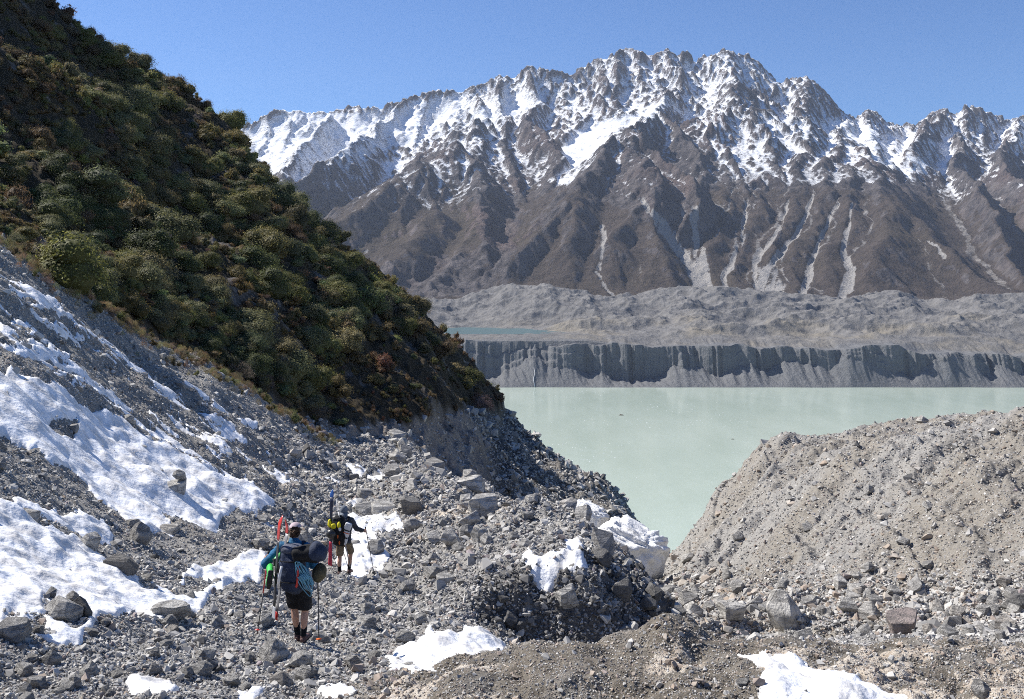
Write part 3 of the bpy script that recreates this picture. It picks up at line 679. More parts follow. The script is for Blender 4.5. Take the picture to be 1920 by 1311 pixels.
def erode(H, nd, steps, batches, cap, ero, dep, seed):
    """water drops that run down the grid, cutting where they speed up and laying down where they slow"""
    r = np.random.default_rng(seed); h, w_ = H.shape
    flow = np.zeros(H.size)
    for b in range(batches):
        x = r.uniform(1, w_ - 3, nd); y = r.uniform(1, h - 3, nd)
        vx = np.zeros(nd); vy = np.zeros(nd); sed = np.zeros(nd); wat = np.ones(nd)
        Hf = H.ravel()
        for s in range(steps):
            i = x.astype(int); j = y.astype(int); fx = x - i; fy = y - j; k = j * w_ + i
            a, bb, c, d = Hf[k], Hf[k + 1], Hf[k + w_], Hf[k + w_ + 1]
            gx_ = (bb - a) * (1 - fy) + (d - c) * fy; gy_ = (c - a) * (1 - fx) + (d - bb) * fx
            z0 = a * (1 - fx) * (1 - fy) + bb * fx * (1 - fy) + c * (1 - fx) * fy + d * fx * fy
            vx = vx * 0.25 - gx_; vy = vy * 0.25 - gy_
            sp = np.hypot(vx, vy) + 1e-6
            nx = np.clip(x + vx / sp, 1, w_ - 3); ny_ = np.clip(y + vy / sp, 1, h - 3)
            i2 = nx.astype(int); j2 = ny_.astype(int); f2 = nx - i2; g2 = ny_ - j2; k2 = j2 * w_ + i2
            z1 = Hf[k2] * (1 - f2) * (1 - g2) + Hf[k2 + 1] * f2 * (1 - g2) + Hf[k2 + w_] * (1 - f2) * g2 + Hf[k2 + w_ + 1] * f2 * g2
            dz = z0 - z1
            cp = np.clip(dz, 0, 12) * cap * wat
            am = np.where(dz < 0, np.minimum(sed, -dz), np.where(sed > cp, (sed - cp) * dep, -np.minimum((cp - sed) * ero, np.maximum(dz, 0) * 0.5)))
            sed = sed - am
            ww = np.concatenate([am * (1 - fx) * (1 - fy), am * fx * (1 - fy), am * (1 - fx) * fy, am * fx * fy])
            kk = np.concatenate([k, k + 1, k + w_, k + w_ + 1])
            Hf = Hf + np.bincount(kk, ww, H.size)
            flow += np.bincount(k, wat, H.size)
            x, y = nx, ny_; wat = wat * 0.985
        H = Hf.reshape(h, w_)
    return H, flow.reshape(h, w_)
G0 = GZ
GZ, flow = erode(GZ, 70000, 70, 4, 1.4, 0.35, 0.25, 5)
GZ = np.clip(GZ, G0 - 45, G0 + 14)
GZ = 0.6 * GZ + 0.4 * blur(GZ, 1)
GZ += np.maximum(0.15 + 0.85 * hi, butt) * 9 * crag(GX / 38 + 0.5 * w4, GY / 90, 3, 841) * (1 - 0.92 * calm)
print('TT', 'eroded', round(time.time() - T0, 1))
# bring the skyline back to its surveyed height after weathering
GU = GX / GY * F + 960; GPY = YH - GZ / GY * F
cols = np.arange(380, 2100, 6.0)
ci = np.clip(((GU - 380) / 6.0).astype(int), -1, len(cols))
top = np.full(len(cols) + 2, 2000.0)
np.minimum.at(top, np.clip(ci + 1, 0, len(cols) + 1).ravel(), GPY.ravel())
top = top[1:-1]
want = np.interp(cols, [a for a, b in SKY], [b for a, b in SKY])
err = np.convolve(np.pad(top - want, 1, mode='edge'), [0.25, 0.5, 0.25], 'valid')
rel = np.clip((YH - GPY) / (YH - np.interp(GU, cols, want)), 0, 1.2)
GZ += np.interp(GU, cols, err) / F * GY * sstep(0.45, 0.97, rel)
GPY = YH - GZ / GY * F
# cover of the slopes: snow, scree chutes, rock, brown tussock
zx = np.gradient(GZ, cell, axis=1); zy = np.gradient(GZ, cell, axis=0)
slope = np.hypot(zx, zy)
conc = (blur(GZ, 8) - GZ)
lf = np.log(flow + 1)
snl = 480 + 120 * w1 + 60 * w3 - 120 * sstep(900, 500, GU) + 60 * sstep(1350, 1600, GU) * (1 - sstep(1700, 1900, GU))
snowm = sstep(-170, 330, GZ - snl) * 1.25
snowm = snowm - 0.85 * sstep(0.62, 1.15, slope) + 0.15 * np.clip(conc, -5, 6) - 0.1 + 0.15 * fbm(GX / 60, GY / 60, 4, 901)
fields = np.zeros(GX.shape)
su = GU + 10 * fbm(GU / 40, GPY / 40, 4, 921); sv = GPY + 8 * fbm(GU / 40, GPY / 40, 4, 927)
for P, v in [([(430, 255), (520, 212), (700, 207), (870, 172), (900, 190), (800, 260), (700, 288), (640, 300), (560, 340), (480, 330)], 1.0),
             ([(880, 205), (950, 172), (1035, 168), (1000, 205), (900, 235)], 0.8),
             ([(1245, 190), (1275, 168), (1232, 218), (1165, 242), (1120, 288), (1075, 345), (1030, 342), (1050, 290), (1062, 240), (1110, 228), (1180, 218)], 1.0),
             ([(1560, 225), (1620, 225), (1700, 245), (1780, 270), (1800, 320), (1720, 335), (1650, 310), (1600, 262)], 0.75),
             ([(1860, 240), (1930, 220), (2100, 220), (2100, 300), (1900, 280)], 0.5),
             ([(660, 290), (768, 300), (690, 368), (655, 378), (607, 345)], 0.6),
             ([(1330, 110), (1400, 110), (1450, 155), (1400, 165), (1340, 150)], 0.3),
             ([(1190, 262), (1250, 207), (1330, 250), (1345, 312), (1260, 318), (1200, 300)], -0.45),
             ([(1360, 160), (1430, 165), (1450, 205), (1380, 215)], -0.45), ([(1480, 145), (1550, 150), (1590, 212), (1500, 215)], -0.35),
             ([(1080, 120), (1240, 100), (1240, 190), (1120, 215), (1060, 200)], -0.12),
             ([(800, 215), (1000, 215), (1020, 330), (760, 330)], -0.05), ([(1330, 225), (1560, 222), (1720, 290), (1740, 345), (1500, 352), (1390, 342), (1330, 300)], 0.42), ([(830, 255), (905, 250), (930, 320), (800, 330)], 0.2), ([(1110, 300), (1300, 300), (1300, 420), (1100, 420)], -0.3)]:
    fields += v * poly_mask(su, sv, P)
fields = blur(fields, 3)
snowm = snowm + fields
snowm = np.clip(snowm, 0, 1) * np.maximum(sstep(-200, -60, GZ - snl + 60 * w3), sstep(0.3, 0.5, fields))
CH = [([(1207, 377), (1245, 425), (1285, 480), (1312, 520), (1320, 548)], 15), ([(1300, 390), (1305, 440), (1318, 500), (1322, 545)], 13), ([(1411, 352), (1398, 400), (1390, 450), (1372, 495), (1358, 520), (1362, 545)], 6),
      ([(1478, 377), (1465, 420), (1440, 460), (1415, 490), (1420, 540)], 6), ([(1524, 368), (1510, 410), (1480, 450), (1445, 495), (1425, 545)], 8), ([(1440, 515), (1452, 552)], 22), ([(1570, 377), (1545, 430), (1525, 480), (1512, 530), (1500, 555)], 7),
      ([(1600, 385), (1585, 440), (1582, 480), (1596, 500), (1590, 530), (1575, 567)], 9), ([(1128, 420), (1133, 440), (1125, 500)], 6), ([(1380, 330), (1360, 400), (1340, 440)], 4), ([(1120, 510), (1150, 560)], 3), ([(640, 470), (655, 490), (690, 470)], 3), ([(1740, 450), (1770, 480)], 5)]
wu = 5 * fbm(GU / 30, GPY / 30, 4, 911); wv = 5 * fbm(GU / 30, GPY / 30, 4, 917)
scr = np.zeros(GX.shape)
zone = (GPY > 300) & (GPY < 580)
for pl, wd in CH:
    scr[zone] = np.maximum(scr[zone], np.clip(1.3 - line_dist(GU[zone] + wu[zone], GPY[zone] + wv[zone], pl) / (wd * (0.45 + 0.75 * np.clip((GPY[zone] - 370) / 170, 0, 1))), 0, 1))
GZ -= 9 * scr
fray = fbm((GU + 0.25 * GPY) / 5, GPY / 55, 3, 931)
scr = np.clip(scr * (1.0 + 0.9 * fray) + 0.5 * sstep(3.5, 4.5, lf) * (1 - sstep(280, 700, GZ)) * (0.35 + 0.65 * sstep(1050, 1250, GU)), 0, 1)
vegm = (1 - sstep(250, 480, GZ + 70 * w1 + 50 * w3)) * (1 - sstep(0.85, 1.2, slope + 0.1 * w4))
vegm *= 1 - 0.85 * butt
def mountain_material():
    m = NT('mountain', 0.95, 0.08)
    n1 = m.noise(0.02, 9, 0.72); n2 = m.noise(0.003, 5, 0.6); n3 = m.noise(0.09, 5, 0.7)
    rock = m.mix(m.ramp(n1, [(0.36, 0.0), (0.64, 1.0)]), (0.045, 0.041, 0.043), (0.165, 0.148, 0.145))
    rock = m.mix(m.ramp(n2, [(0.5, 0.0), (0.68, 0.55)]), rock, (0.15, 0.105, 0.092))
    vg = m.mix(m.ramp(n1, [(0.3, 0.0), (0.7, 1.0)]), (0.048, 0.040, 0.036), (0.108, 0.088, 0.077))
    vg = m.mix(m.ramp(n2, [(0.45, 0.0), (0.65, 0.5)]), vg, (0.085, 0.07, 0.05))
    vm = m.ramp(m.math('ADD', m.attr('veg'), m.math('MULTIPLY', m.math('SUBTRACT', n1, 0.5), 0.9)), [(0.35, 0.0), (0.6, 1.0)])
    col = m.mix(vm, rock, vg)
    sm = m.ramp(m.math('ADD', m.attr('scree'), m.math('MULTIPLY', m.math('SUBTRACT', n1, 0.5), 0.7)), [(0.4, 0.0), (0.62, 1.0)])
    col = m.mix(sm, col, m.mix(n1, (0.25, 0.24, 0.228), (0.42, 0.40, 0.38)))
    geo = m.n('ShaderNodeNewGeometry'); sx = m.n('ShaderNodeSeparateXYZ'); 
    nb = m.bump(m.math('ADD', n1, m.math('MULTIPLY', n3, 0.35)), 1.0, 26.0)
    m.link(nb, sx.inputs[0])
    flat = m.math('MULTIPLY', m.math('SUBTRACT', sx.outputs[2], 0.70), 1.1)
    sv = m.math('ADD', m.attr('snow'), flat)
    sv = m.math('ADD', sv, m.math('MULTIPLY', m.math('SUBTRACT', n3, 0.5), 0.6))
    gate = m.ramp(m.attr('snow'), [(0.02, 0.0), (0.12, 1.0)])
    sf = m.math('MULTIPLY', m.ramp(sv, [(0.32, 0.0), (0.40, 1.0)]), gate)
    col = m.mix(sf, col, (0.83, 0.85, 0.88))
    nb2 = m.bump(m.math('ADD', n1, m.math('MULTIPLY', n3, 0.35)), m.math('SUBTRACT', 1.0, m.math('MULTIPLY', sf, 0.7)), 26.0)
    return m.done(col, nb2)
mount = mesh_np('mountains', np.stack([GX, GY, GZ], -1).reshape(-1, 3), grid_faces(len(gy), len(gx)), mountain_material(), True,
                {'snow': snowm.ravel(), 'scree': scr.ravel(), 'veg': vegm.ravel()})
tag(mount, kind='structure')
print('TT', 'mountains', round(time.time() - T0, 1))
# ------------------------------------------------------------------ rubble and boulders
def hull_rock(npts, r, blocky=0.5):
    bm = bmesh.new()
    P = r.normal(size=(npts, 3)); P /= np.linalg.norm(P, axis=1)[:, None]
    P = np.sign(P) * np.abs(P) ** blocky                                # pushed towards a block
    P /= np.abs(P).max(axis=0)
    P *= r.uniform(0.8, 1.0, (npts, 1))
    for p in P: bm.verts.new(p * 0.5)
    res = bmesh.ops.convex_hull(bm, input=bm.verts)
    bmesh.ops.delete(bm, geom=[v for v in bm.verts if not v.link_faces], context='VERTS')
    return bm
def bm_arrays(bm):
    bmesh.ops.triangulate(bm, faces=bm.faces[:])
    bm.verts.index_update()
    V = np.array([v.co[:] for v in bm.verts]); Fc = np.array([[v.index for v in f.verts] for f in bm.faces])
    bm.free(); return V, Fc
SMALL = [bm_arrays(hull_rock(int(rng.integers(9, 13)), rng, rng.uniform(0.55, 1.0))) for _ in range(18)]
def rock_material(name, attr):
    m = NT(name, 0.9, 0.2)
    n1 = m.noise(3.0, 7, 0.7); n2 = m.noise(22, 4, 0.65)
    an = m.n('ShaderNodeAttribute', attribute_name='tone', attribute_type='GEOMETRY' if attr else 'OBJECT'); v = an.outputs['Fac']
    col = m.ramp(v, [(0.0, (0.07, 0.068, 0.066)), (0.12, (0.29, 0.283, 0.27)), (0.55, (0.46, 0.445, 0.418)), (0.86, (0.54, 0.523, 0.487)), (0.93, (0.33, 0.265, 0.205)), (1.0, (0.28, 0.24, 0.25))])
    col = m.mix(m.ramp(n1, [(0.3, 0.55), (0.55, 0.0)]), col, (0.13, 0.125, 0.12))
    col = m.mix(m.ramp(n2, [(0.55, 0.0), (0.75, 0.35)]), col, (0.44, 0.43, 0.41))
    if attr: return m.done(col)
    st = m.noise(1.0, 5, 0.6, m.mapping((2.0, 2.0, 11.0), (0.5, 0.3, 0)))
    col = m.mix(m.ramp(st, [(0.42, 0.5), (0.52, 0.0)]), col, (0.11, 0.105, 0.10))
    ck = m.voro(2.6, 'DISTANCE_TO_EDGE', None)
    col = m.mix(m.ramp(ck, [(0.0, 0.6), (0.03, 0.0)]), col, (0.07, 0.066, 0.062))
    h = m.math('ADD', m.math('ADD', n1, m.math('MULTIPLY', n2, 0.5)), m.math('MULTIPLY', st, 0.8))
    return m.done(col, m.bump(h, 1.0, 0.09))
M_RUB = rock_material('rubble_stone', True); M_BOULD = rock_material('boulder_stone', False)

def visible_weight(PY, floor=0.1):
    """how much of the picture each cell of a sheet takes up"""
    run = np.minimum.accumulate(PY, axis=0)
    vis = PY <= run + 2.0
    d = np.abs(np.diff(PY, axis=0, append=PY[-1:])) * vis
    return np.minimum(d, 12) + floor * np.median(d[d > 0]), vis
PYn = YH - ZZ / YY * F
wt, visn = visible_weight(PYn)
wt = wt * (UU > -330) * (UU < 2260) * (YY < 90) * (YY > 4)
snowy = (scov > 0.42)
wt *= np.where(snowy, 0.035 + 0.22 * (PYg < 960) + 0.5 * np.clip(0.75 - scov, 0, 1), 1.0)
toe = np.exp(-(((PYn - 1140) / 55) ** 2)) * (UU > 1230) * (YY > 18)
wt *= (1 - 0.45 * moraine * (1 - toe)) * (1 + 0.8 * toe) * (1 - 0.35 * bank)
hillhide = hill_z(UU, np.clip(YY, 40.1, 439)) * (YY > 40) + (YY <= 40) * -1e3
wt *= (hillhide < ZZ + 0.3)
N = 150000
cum = np.cumsum(wt.ravel()); idx = np.searchsorted(cum, rng.uniform(0, cum[-1], N))
jj, ii = np.divmod(idx, nu)
ru = us[ii] + rng.uniform(-1, 1, N) * (us[1] - us[0]); ry = ys[jj] * np.exp(rng.uniform(-1, 1, N) * 0.002)
rx = (ru - 960) / F * ry
spx = np.minimum(4.4 * (1 - rng.uniform(0, 1, N)) ** (-1 / 3.2), 42)
fac = 1 - 0.38 * scree[jj, ii] - 0.35 * moraine[jj, ii] + 0.75 * toe[jj, ii] - 0.3 * bank[jj, ii] + 0.25 * face[jj, ii] + 0.2 * ((ru < 760) & (PYn[jj, ii] > 1140))
spx = spx * fac
spx = np.where(snowy[jj, ii], np.where(PYn[jj, ii] < 960, spx * 0.8, np.clip(spx * 1.1, 4, 40)), spx)
spx = np.minimum(spx, 46)
spx = np.where(bank[jj, ii] > 0.5, np.minimum(spx, 22), spx)
size = spx * ry / F
rz = ground_z(rx, ry)
keep = np.ones(N, bool)
for (fu, fy_, rad) in [(552, 15.25, 0.75), (645, 26.0, 0.7), (575, 14.2, 0.6), (480, 15.6, 0.25)]:
    fx_ = (fu - 960) / F * fy_
    keep &= ~((np.hypot(rx - fx_, ry - fy_) < rad) & (size > 0.09))
keep &= ~((ru > 495) & (ru < 625) & (ry < 15) & (ry > 12.6) & (size > 0.22))
ru, rx, ry, rz, size, spx, ii, jj = [a[keep] for a in (ru, rx, ry, rz, size, spx, ii, jj)]
vis_r = visn[jj, ii]

def scatter(protos, x, y, z, s, seed, flat=(0.5, 0.9), tilt=0.5, sink=0.2, tone=None, nrm=None):
    """many stones as one mesh"""
    r = np.random.default_rng(seed); n = len(x)
    VV, FF, TT = [], [], []; base = 0
    which = r.integers(0, len(protos), n)
    for k, (pv, pf) in enumerate(protos):
        sel = np.nonzero(which == k)[0]; m = len(sel)
        if m == 0: continue
        yaw = r.uniform(0, 2 * math.pi, m); ta = r.uniform(-tilt, tilt, m); tb = r.uniform(-tilt, tilt, m)
        sc = np.stack([s[sel] * r.uniform(0.8, 1.25, m), s[sel] * r.uniform(0.6, 0.95, m), s[sel] * r.uniform(*flat, m)], 1)
        P = pv[None] * sc[:, None]
        c, d = np.cos(ta)[:, None], np.sin(ta)[:, None]
        Y1 = P[..., 1] * c - P[..., 2] * d; Z1 = P[..., 1] * d + P[..., 2] * c
        c, d = np.cos(tb)[:, None], np.sin(tb)[:, None]
        X1 = P[..., 0] * c + Z1 * d; Z2 = -P[..., 0] * d + Z1 * c
        c, d = np.cos(yaw)[:, None], np.sin(yaw)[:, None]
        X2 = X1 * c - Y1 * d; Y2 = X1 * d + Y1 * c
        zz = z[sel] + (0.5 - sink) * sc[:, 2] * 0.8
        Q = np.stack([X2 + x[sel][:, None], Y2 + y[sel][:, None], Z2 + zz[:, None]], -1).reshape(-1, 3)
        VV.append(Q); FF.append((pf[None] + (np.arange(m) * len(pv))[:, None, None] + base).reshape(-1, 3))
        tn = (r.uniform(0, 1, m) if tone is None else tone[sel])
        TT.append(np.repeat(tn, len(pv))); base += len(Q)
    return np.concatenate(VV), np.concatenate(FF), np.concatenate(TT)

# boulders the photo shows one by one: (u, row of the foot, width px, height px, prototype shape, tone, label)
def ground_hit(u, py, ymin=4.5):
    i = int(np.clip(np.searchsorted(us, u), 1, nu - 1))
    colp = PYn[:, i]
    ok = np.nonzero((colp <= py) & (ys > ymin))[0]
    return ys[ok[0]] if len(ok) else 20.0
HERO = [
 (335, 930, 50, 40, 'grey boulder with a small stone on top, perched on the snow tongue'),
 (337, 900, 26, 20, 'small stone resting on top of the boulder on the snow tongue'),
 (118, 1166, 78, 48, 'flat-topped boulder melting out of the lower snow field at the left'),
 (152, 1165, 40, 56, 'dark rough rock leaning beside the flat-topped boulder in the lower snow'),
 (515, 1240, 62, 52, 'pale rounded boulder just in front of the nearer walker'),
 (563, 1252, 50, 36, 'low grey stone right of the pale rounded boulder at the nearer walker\'s feet'),
 (768, 972, 54, 44, 'dark grey block, right-hand one of the boulder cluster beyond the farther walker'),
 (722, 962, 52, 30, 'low grey slab in the middle of the boulder cluster beyond the farther walker'),
 (690, 965, 52, 32, 'left-hand flat rock of the boulder cluster beyond the farther walker'),
 (905, 966, 62, 46, 'large tilted grey boulder highest on the crest of the rubble hump'),
 (878, 990, 48, 40, 'broken grey boulder just below the large tilted one on the hump crest'),
 (886, 925, 62, 34, 'broad pale boulder at the far edge of the rubble hump'),
 (845, 1022, 42, 40, 'upright pale rock on the slope below the hump crest boulders'),
 (898, 1022, 34, 42, 'narrow pale rock right of the upright one below the hump crest'),
 (1130, 1040, 52, 62, 'big weathered boulder on the brow of the hump beside the ice block'),
 (1470, 1180, 74, 92, 'large pale pyramid-shaped boulder at the foot of the right-hand moraine'),
 (1697, 1190, 76, 66, 'purplish banded slab at the foot of the right-hand moraine'),
 (1908, 1148, 60, 42, 'dark slab sticking out of the moraine at the right edge'),
 (705, 1042, 42, 32, 'rounded grey boulder in the snow patch beside the farther walker\'s pole'),
 (228, 1078, 62, 42, 'dark smooth boulder at the tip of the rubble tongue between the two snow fields'),
 (264, 1020, 46, 50, 'upright brown-grey boulder in the rubble tongue left of the nearer walker'),
 (168, 1032, 46, 40, 'square grey boulder on the snow edge of the rubble tongue'),
 (312, 1165, 96, 44, 'wide flat pale boulder at the lower edge of the snow left of the nearer walker'),
 (836, 1098, 36, 28, 'lone pale stone in the middle of the hump'),
 (322, 1004, 44, 26, 'wedge-shaped stone on the snow above the rubble tongue'),
 (20, 1200, 70, 40, 'grey rock on the snow at the left edge of the frame'),
 (1165, 1128, 44, 44, 'grey block stuck in the dark broken face of the hump'),
 (1065, 1150, 46, 44, 'pale tilted block low in the dark broken face of the hump'),
 (1590, 1150, 42, 36, 'grey block right of the pale pyramid-shaped boulder'),
 (1370, 1160, 60, 36, 'pale split boulder left of the pale pyramid-shaped boulder'),
 (1290, 1140, 44, 30, 'grey stone at the mouth of the gully below the ice block'),
 (1840, 1311, 40, 44, 'pale pointed stone in the dirty ice at the bottom right'),
 (1395, 1290, 30, 20, 'small stone on the dirty ice beside the bottom right snow'),
]
def boulder_mesh(seed, fine=True):
    r = np.random.default_rng(seed)
    bm = hull_rock(int(r.integers(16, 24)), r, r.uniform(0.6, 1.1))
    bmesh.ops.dissolve_limit(bm, angle_limit=math.radians(14), verts=bm.verts[:], edges=bm.edges[:])
    bmesh.ops.bevel(bm, geom=bm.edges[:], offset=0.022, segments=1, affect='EDGES', clamp_overlap=True)
    bmesh.ops.triangulate(bm, faces=bm.faces[:])
    bmesh.ops.subdivide_edges(bm, edges=[e for e in bm.edges if e.calc_length() > 0.16], cuts=1)
    bmesh.ops.triangulate(bm, faces=bm.faces[:])
    for v in bm.verts:
        n = v.co.normalized(); s = v.co * 4.0 + Vector((seed, seed * 2, 0))
        k = math.sin(s.x * 2.1 + math.sin(s.y * 1.7)) * math.sin(s.y * 2.3 + s.z * 1.9) * 0.016
        v.co += n * (k + r.uniform(-0.006, 0.006))
    me = bpy.data.meshes.new('boulder'); bm.to_mesh(me); bm.free()
    me.materials.append(M_BOULD)
    return me
BMESH = [boulder_mesh(300 + k) for k in range(16)]
def put_boulder(x, y, z, w, h, dep, yaw, tilt, me, label, group=None):
    o = bpy.data.objects.new('boulder', me); C.objects.link(o)
    o.scale = (w, dep, h); o.rotation_euler = (tilt, tilt * 0.6, yaw)
    o.location = (x, y, z + h * 0.18)
    o['tone'] = 0.86 if 'pale' in label else (0.055 if 'dark' in label else (0.97 if 'purplish' in label else float(rng.uniform(0.2, 0.9))))
    return tag(o, label, 'boulder', group)
hero_at = []
for k, (u, py, wpx, hpx, lab) in enumerate(HERO):
    Y = ground_hit(u, py - 4)
    if 'on top of the boulder' in lab: Y = hero_at[-1][1]
    x = (u - 960) / F * Y; z = float(ground_z(x, Y)); s = Y / F
    if 'on top of the boulder' in lab: z += 44 * s * 0.62
    hero_at.append((x, Y))
    o = put_boulder(x, Y, z, wpx * s * 1.08, hpx * s * 1.25, wpx * s * 0.9, rng.uniform(-0.5, 0.5), rng.uniform(-0.2, 0.2), BMESH[k % 16], lab)
HX_ = np.array(hero_at)
near_hero = np.zeros(len(rx), bool)
for (hx_, hy_), h in zip(hero_at, HERO):
    near_hero |= (np.hypot(rx - hx_, ry - hy_) < 0.5 * (size + h[2] * hy_ / F)) & (size > 0.3 * h[2] * hy_ / F)
order = np.argsort(-(spx * vis_r * ~near_hero * (ru > -20) * (ru < 1940)))
n_ind = 300 - len(HERO)
ind = order[:n_ind]
zones = [('lying on the snow of the left slope', 'boulders on the snow'),
         ('lying in the rubble left of the nearer walker', 'boulders in the rubble at the left'),
         ('lying in the rubble of the bottom left corner', 'boulders in the bottom left corner'),
         ('lying on the scree slope at the left', 'stones on the scree slope'),
         ('lying on top of the rubble hump', 'boulders on the hump'),
         ('sticking out of the dark broken face of the hump', 'blocks in the face of the hump'),
         ('lying at the foot of the right-hand moraine', 'boulders at the moraine foot'),
         ('stuck in the slope of the right-hand moraine', 'stones in the moraine slope'),
         ('lying on the near bank of gravel and old ice', 'stones on the near bank'),
         ('lying on the gully floor below the bush hill', 'boulders on the far gully floor')]
for q, k in enumerate(ind):
    u, y, p = ru[k], ry[k], PYn[jj[k], ii[k]]
    if snowy[jj[k], ii[k]] and u < 640: zn = 0
    elif face[jj[k], ii[k]] > 0.5: zn = 5
    elif bank[jj[k], ii[k]] > 0.5: zn = 8
    elif u > 1220 and y > 14: zn = 6 if p > 1080 else 7
    elif scree[jj[k], ii[k]] > 0.5 and p < 960: zn = 3
    elif p > 1180 and u < 760: zn = 2
    elif u < 540 and p > 960: zn = 1
    elif p < 900: zn = 9
    else: zn = 4
    big = 'large' if spx[k] > 34 else ('middling' if spx[k] > 22 else 'small')
    s = size[k]
    hf = rng.uniform(0.55, 0.9)
    lab = f'{big} angular grey boulder {zones[zn][0]}'
    put_boulder(rx[k], ry[k], rz[k], s, s * hf * 1.2, s * rng.uniform(0.75, 1.0), rng.uniform(0, 6.28), rng.uniform(-0.3, 0.3), BMESH[int(rng.integers(0, 16))], lab, zones[zn][1] + f', {big}')
rest = np.ones(len(rx), bool); rest[ind] = False; rest &= ~near_hero
tone = rng.uniform(0, 1, len(rx))
tone = np.where((face[jj, ii] > 0.5) & (rng.uniform(0, 1, len(rx)) < 0.6), rng.uniform(-0.05, 0.09, len(rx)), tone)  # stones on the hump face darkened to carry its painted shade and wetness
tone = np.where((bank[jj, ii] > 0.5) & (rng.uniform(0, 1, len(rx)) < 0.4), rng.uniform(0.9, 0.95, len(rx)), tone)
tone = np.where((moraine[jj, ii] > 0.5) & (rng.uniform(0, 1, len(rx)) < 0.25), rng.uniform(0.88, 0.95, len(rx)), tone)
V, Fc, T = scatter(SMALL, rx[rest], ry[rest], rz[rest], size[rest], 11, tone=tone[rest])
# fine gravel between the stones
N2 = 90000
idx = np.searchsorted(cum, rng.uniform(0, cum[-1], N2)); j2, i2 = np.divmod(idx, nu)
gu_ = us[i2] + rng.uniform(-1, 1, N2) * (us[1] - us[0]); gy_ = ys[j2] * np.exp(rng.uniform(-1, 1, N2) * 0.002)
gx_ = (gu_ - 960) / F * gy_; gs_ = rng.uniform(2.2, 4.2, N2) * gy_ / F; gt_ = np.where((face[j2, i2] > 0.5) & (rng.uniform(0, 1, N2) < 0.7), 0.03, rng.uniform(0, 1, N2))  # gravel on the hump face toned down as part of the painted shade
V2, F2, T2 = scatter(SMALL[:8], gx_, gy_, ground_z(gx_, gy_), gs_, 12, tone=gt_)
rub = mesh_np('rubble', np.concatenate([V, V2]), np.concatenate([Fc, F2 + len(V)]), M_RUB, False, {'tone': np.concatenate([T, T2])})
tag(rub, 'loose angular grey rubble and gravel covering the gully floor, hump and slopes', 'rubble', kind='stuff')
# talus on the slopes below the bush hill
hw, hvis = visible_weight(HPn)
hw = hw * (1 - 0.75 * foot) * (veg < 0.4) * (HU > 560) * (HU < 1320) * (HY > 55) * (HY < 240)
cumh = np.cumsum(hw.ravel()); N3 = 16000
idx = np.searchsorted(cumh, rng.uniform(0, cumh[-1], N3)); j3, i3 = np.divmod(idx, hnu)
tu_ = hu[i3] + rng.uniform(-1, 1, N3); ty_ = hy[j3] * np.exp(rng.uniform(-1, 1, N3) * 0.0015)
tx_ = (tu_ - 960) / F * ty_
ts_ = np.minimum(3.2 * (1 - rng.uniform(0, 1, N3)) ** (-1 / 2.4), 22) * ty_ / F
V3, F3, T3 = scatter(SMALL, tx_, ty_, hill_z(tu_, ty_), ts_, 13)
tal = mesh_np('talus', V3, F3, M_RUB, False, {'tone': T3 * 0.8})
tag(tal, 'fallen grey stones strewn over the bare slopes below the bush hill', 'talus', kind='stuff')
print('TT', 'rocks', round(time.time() - T0, 1), len(V) // 10)

# ------------------------------------------------------------------ slumped blocks of old snow beyond the hump
def ice_block(u, py, Y, wpx, hpx, dep, seed, label):
    s = Y / F
    bm = bmesh.new(); bmesh.ops.create_icosphere(bm, subdivisions=5, radius=1.0)
    vs = np.array([v.co[:] for v in bm.verts])
    q = np.sign(vs) * np.abs(vs) ** 0.62
    q *= (1 + 0.16 * fbm(vs[:, 0] * 1.7 + seed, vs[:, 2] * 1.7 + vs[:, 1], 4, seed) + 0.10 * (ridged(vs[:, 0] * 3 + seed, vs[:, 1] * 3 + vs[:, 2] * 3, 3, seed) - 0.8))[:, None]
    for v, p in zip(bm.verts, q): v.co = p
    for f in bm.faces: f.smooth = True
    me = bpy.data.meshes.new('snow_block'); bm.to_mesh(me); bm.free(); me.materials.append(M_ICE)
    o = bpy.data.objects.new('snow_block', me); C.objects.link(o)
    p = at(u, py, Y); o.location = (p[0], p[1], p[2]); o.scale = (wpx * s / 2, dep / 2, hpx * s / 2)
    o.rotation_euler = (0, math.radians(20), math.radians(-25))
    return tag(o, label, 'snow block')
mi = NT('old_snow', 0.55, 0.3); n = mi.noise(1.6, 7, 0.7); n2 = mi.noise(0.7, 4, 0.6)
M_ICE = mi.done(mi.mix(mi.ramp(mi.math('ADD', n, mi.math('MULTIPLY', n2, 0.3)), [(0.75, 0.0), (0.95, 0.7)]), (0.84, 0.84, 0.83), (0.50, 0.46, 0.40)), mi.bump(n, 0.8, 0.25))
ice_block(1180, 1030, 46, 128, 100, 2.6, 3, 'large block of old white snow in the gully beyond the hump brow')
ice_block(1105, 965, 50, 62, 38, 1.5, 8, 'smaller lump of old snow up the slope from the large snow block')
